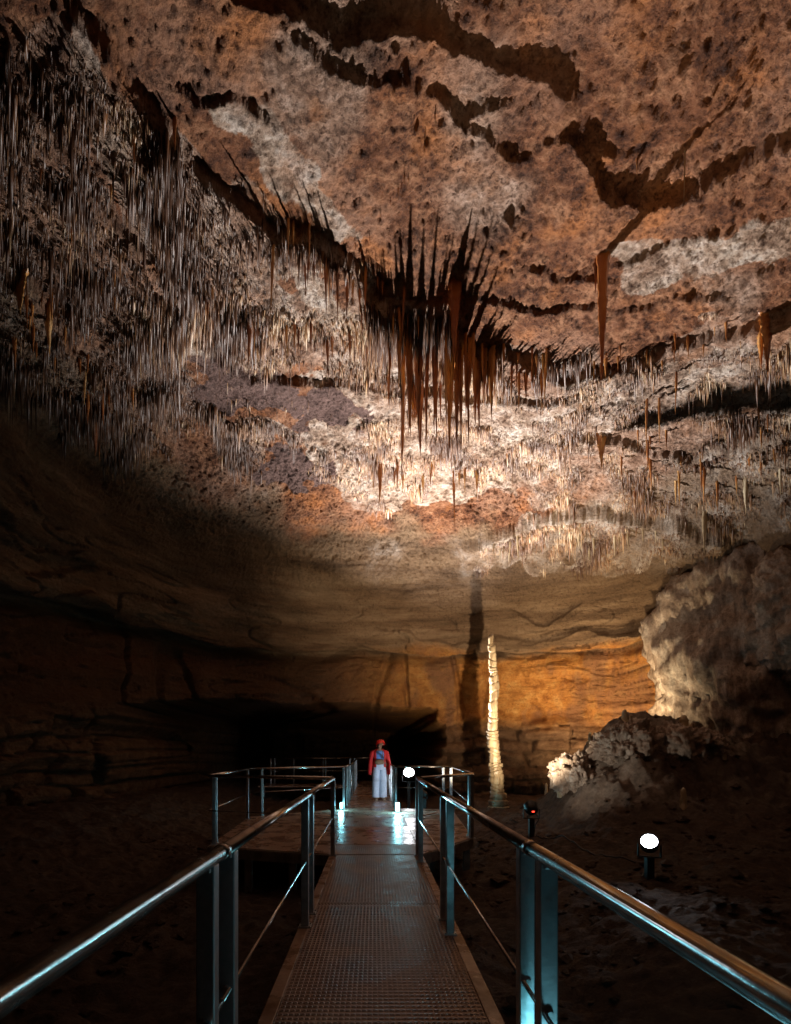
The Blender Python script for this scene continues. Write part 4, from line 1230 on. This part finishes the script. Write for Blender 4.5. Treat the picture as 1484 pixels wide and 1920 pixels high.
for s in (-1, 1):
    o = loft('trouser_leg', [(s * .085, 0, .93, .095, .12), (s * .09, 0, .80, .104, .13), (s * .098, 0, .60, .104, .122), (s * .104, 0, .35, .104, .12), (s * .108, 0, .14, .102, .125), (s * .108, -.004, .085, .104, .13)],
             M_PALE, person, 72, False, None, .035, 17)
loft('trouser_waist', [(0, 0, .86, .185, .135), (0, 0, .92, .180, .13), (0, 0, 1.0, .155, .115), (0, 0, 1.07, .135, .105)], M_PALE, person, 64, False, None, .015, 30)
loft('top', [(0, .005, 1.03, .142, .112), (0, .005, 1.12, .145, .118), (0, .0, 1.22, .150, .128), (0, -.005, 1.30, .150, .130), (0, 0, 1.36, .135, .115), (0, .01, 1.39, .118, .085)], M_BLUE, person, 40, False)
jk = loft('jacket', [(0, .01, .82, .195, .150), (0, .01, .95, .188, .145), (0, .01, 1.12, .178, .140), (0, .008, 1.28, .190, .145), (0, .008, 1.37, .185, .120), (0, .012, 1.42, .135, .085), (0, .015, 1.45, .09, .07)],
          M_RED, person, 40, False, (math.radians(38), math.radians(322)), 0, 1, .02, 3)
jk.modifiers.new('thickness', 'SOLIDIFY').thickness = .012
for s in (-1, 1):
    o = loft('sleeve', [(s * .150, .01, 1.405, .05, .06), (s * .192, .01, 1.36, .068, .07), (s * .222, .015, 1.24, .066, .07), (s * .246, .02, 1.12, .062, .066), (s * .262 + (.02 if s > 0 else 0), .005 + (.03 if s > 0 else 0), 1.0, .060, .062), (s * .275 - (.01 if s > 0 else 0), -.015, .86, .058, .06), (s * .282 - (.03 if s > 0 else 0), -.02 - (.05 if s > 0 else 0), .725, .056, .058)],
             M_RED, person, 24, False, None, 0, 1, .04, 11 + s)
bag = loft('waist_bag', [(-.045, -.155, 1.00, .02, .02), (-.04, -.150, 1.02, .115, .055), (-.03, -.150, 1.07, .135, .065), (-.02, -.148, 1.13, .120, .055), (-.015, -.145, 1.155, .02, .02)], M_BAG, person, 28, True, None, 0, 1, .02, 21)
bm = bmesh.new(); add_tube(bm, (.04, -.150, 1.13), (.075, -.10, 1.40), .009, n=8); bm_obj('bag_strap', bm, M_BAG, person)
bm = bmesh.new(); add_tube(bm, (.11, -.13, 1.06), (.19, -.02, 1.02), .012, n=8); bm_obj('bag_belt', bm, M_BAG, person)
for s in (-1, 1):
    loft('shoe', [(s * .112, -.05, .002, .050, .125), (s * .112, -.05, .022, .052, .128), (s * .112, -.045, .045, .042, .10), (s * .11, -.02, .062, .03, .05)], M_SHOE, person, 20)
head = empty('head_gear', (.022, .0, 1.585)); head.parent = person
head.rotation_euler = (R(-24), R(6), R(34))
def hemi(name, rx, ry, rz, z0, mat, n=28, m=12, brim=0):
    rings = []
    for k in range(m + 1):
        t = k / m * math.pi / 2
        rings.append((0, 0, z0 + rz * math.sin(t), rx * math.cos(t) + .001, ry * math.cos(t) + .001))
    return loft(name, ([(0, 0, z0 - .018, rx * 1.04, ry * 1.06)] if brim else []) + rings, mat, head, n, False)
hl = hemi('helmet', .122, .142, .140, -.012, M_HELM, brim=1)
bm = bmesh.new()
for ang in (-1.2, -.6, 0, .6, 1.2, 2.2, -2.2, 3.14):
    x, y = math.sin(ang) * .102, -math.cos(ang) * .119
    add_tube(bm, (x, y, .068), (x * 1.06, y * 1.06, .072), .013, n=10)
bm_obj('helmet_vent', bm, M_BLACK, head)
loft('hair', [(0, .03, -.13, .075, .055), (0, .03, -.08, .092, .075), (0, .02, -.02, .094, .098), (0, .01, .03, .098, .11)], M_HAIR, head, 24, False, (math.radians(75), math.radians(285)))
bm = bmesh.new()
for s in (-1, 1):
    for kk in (0,):
        r_ = bmesh.ops.create_uvsphere(bm, u_segments=8, v_segments=6, radius=.011, matrix=Matrix.Translation((s * .032, -.086, .002)))
bm_obj('eyes', bm, M_HAIR, head, True)
bm = bmesh.new(); add_tube(bm, (-.022, -.094, -.058), (.022, -.094, -.058), .0065, n=8); bm_obj('mouth', bm, cloth('lips', (.30, .07, .06), .45), head)
bm = bmesh.new()
for s in (-1, 1): add_tube(bm, (s * .098, .0, .01), (s * .02, -.07, -.085), .006, n=6)
bm_obj('chin_strap', bm, M_BLACK, head)
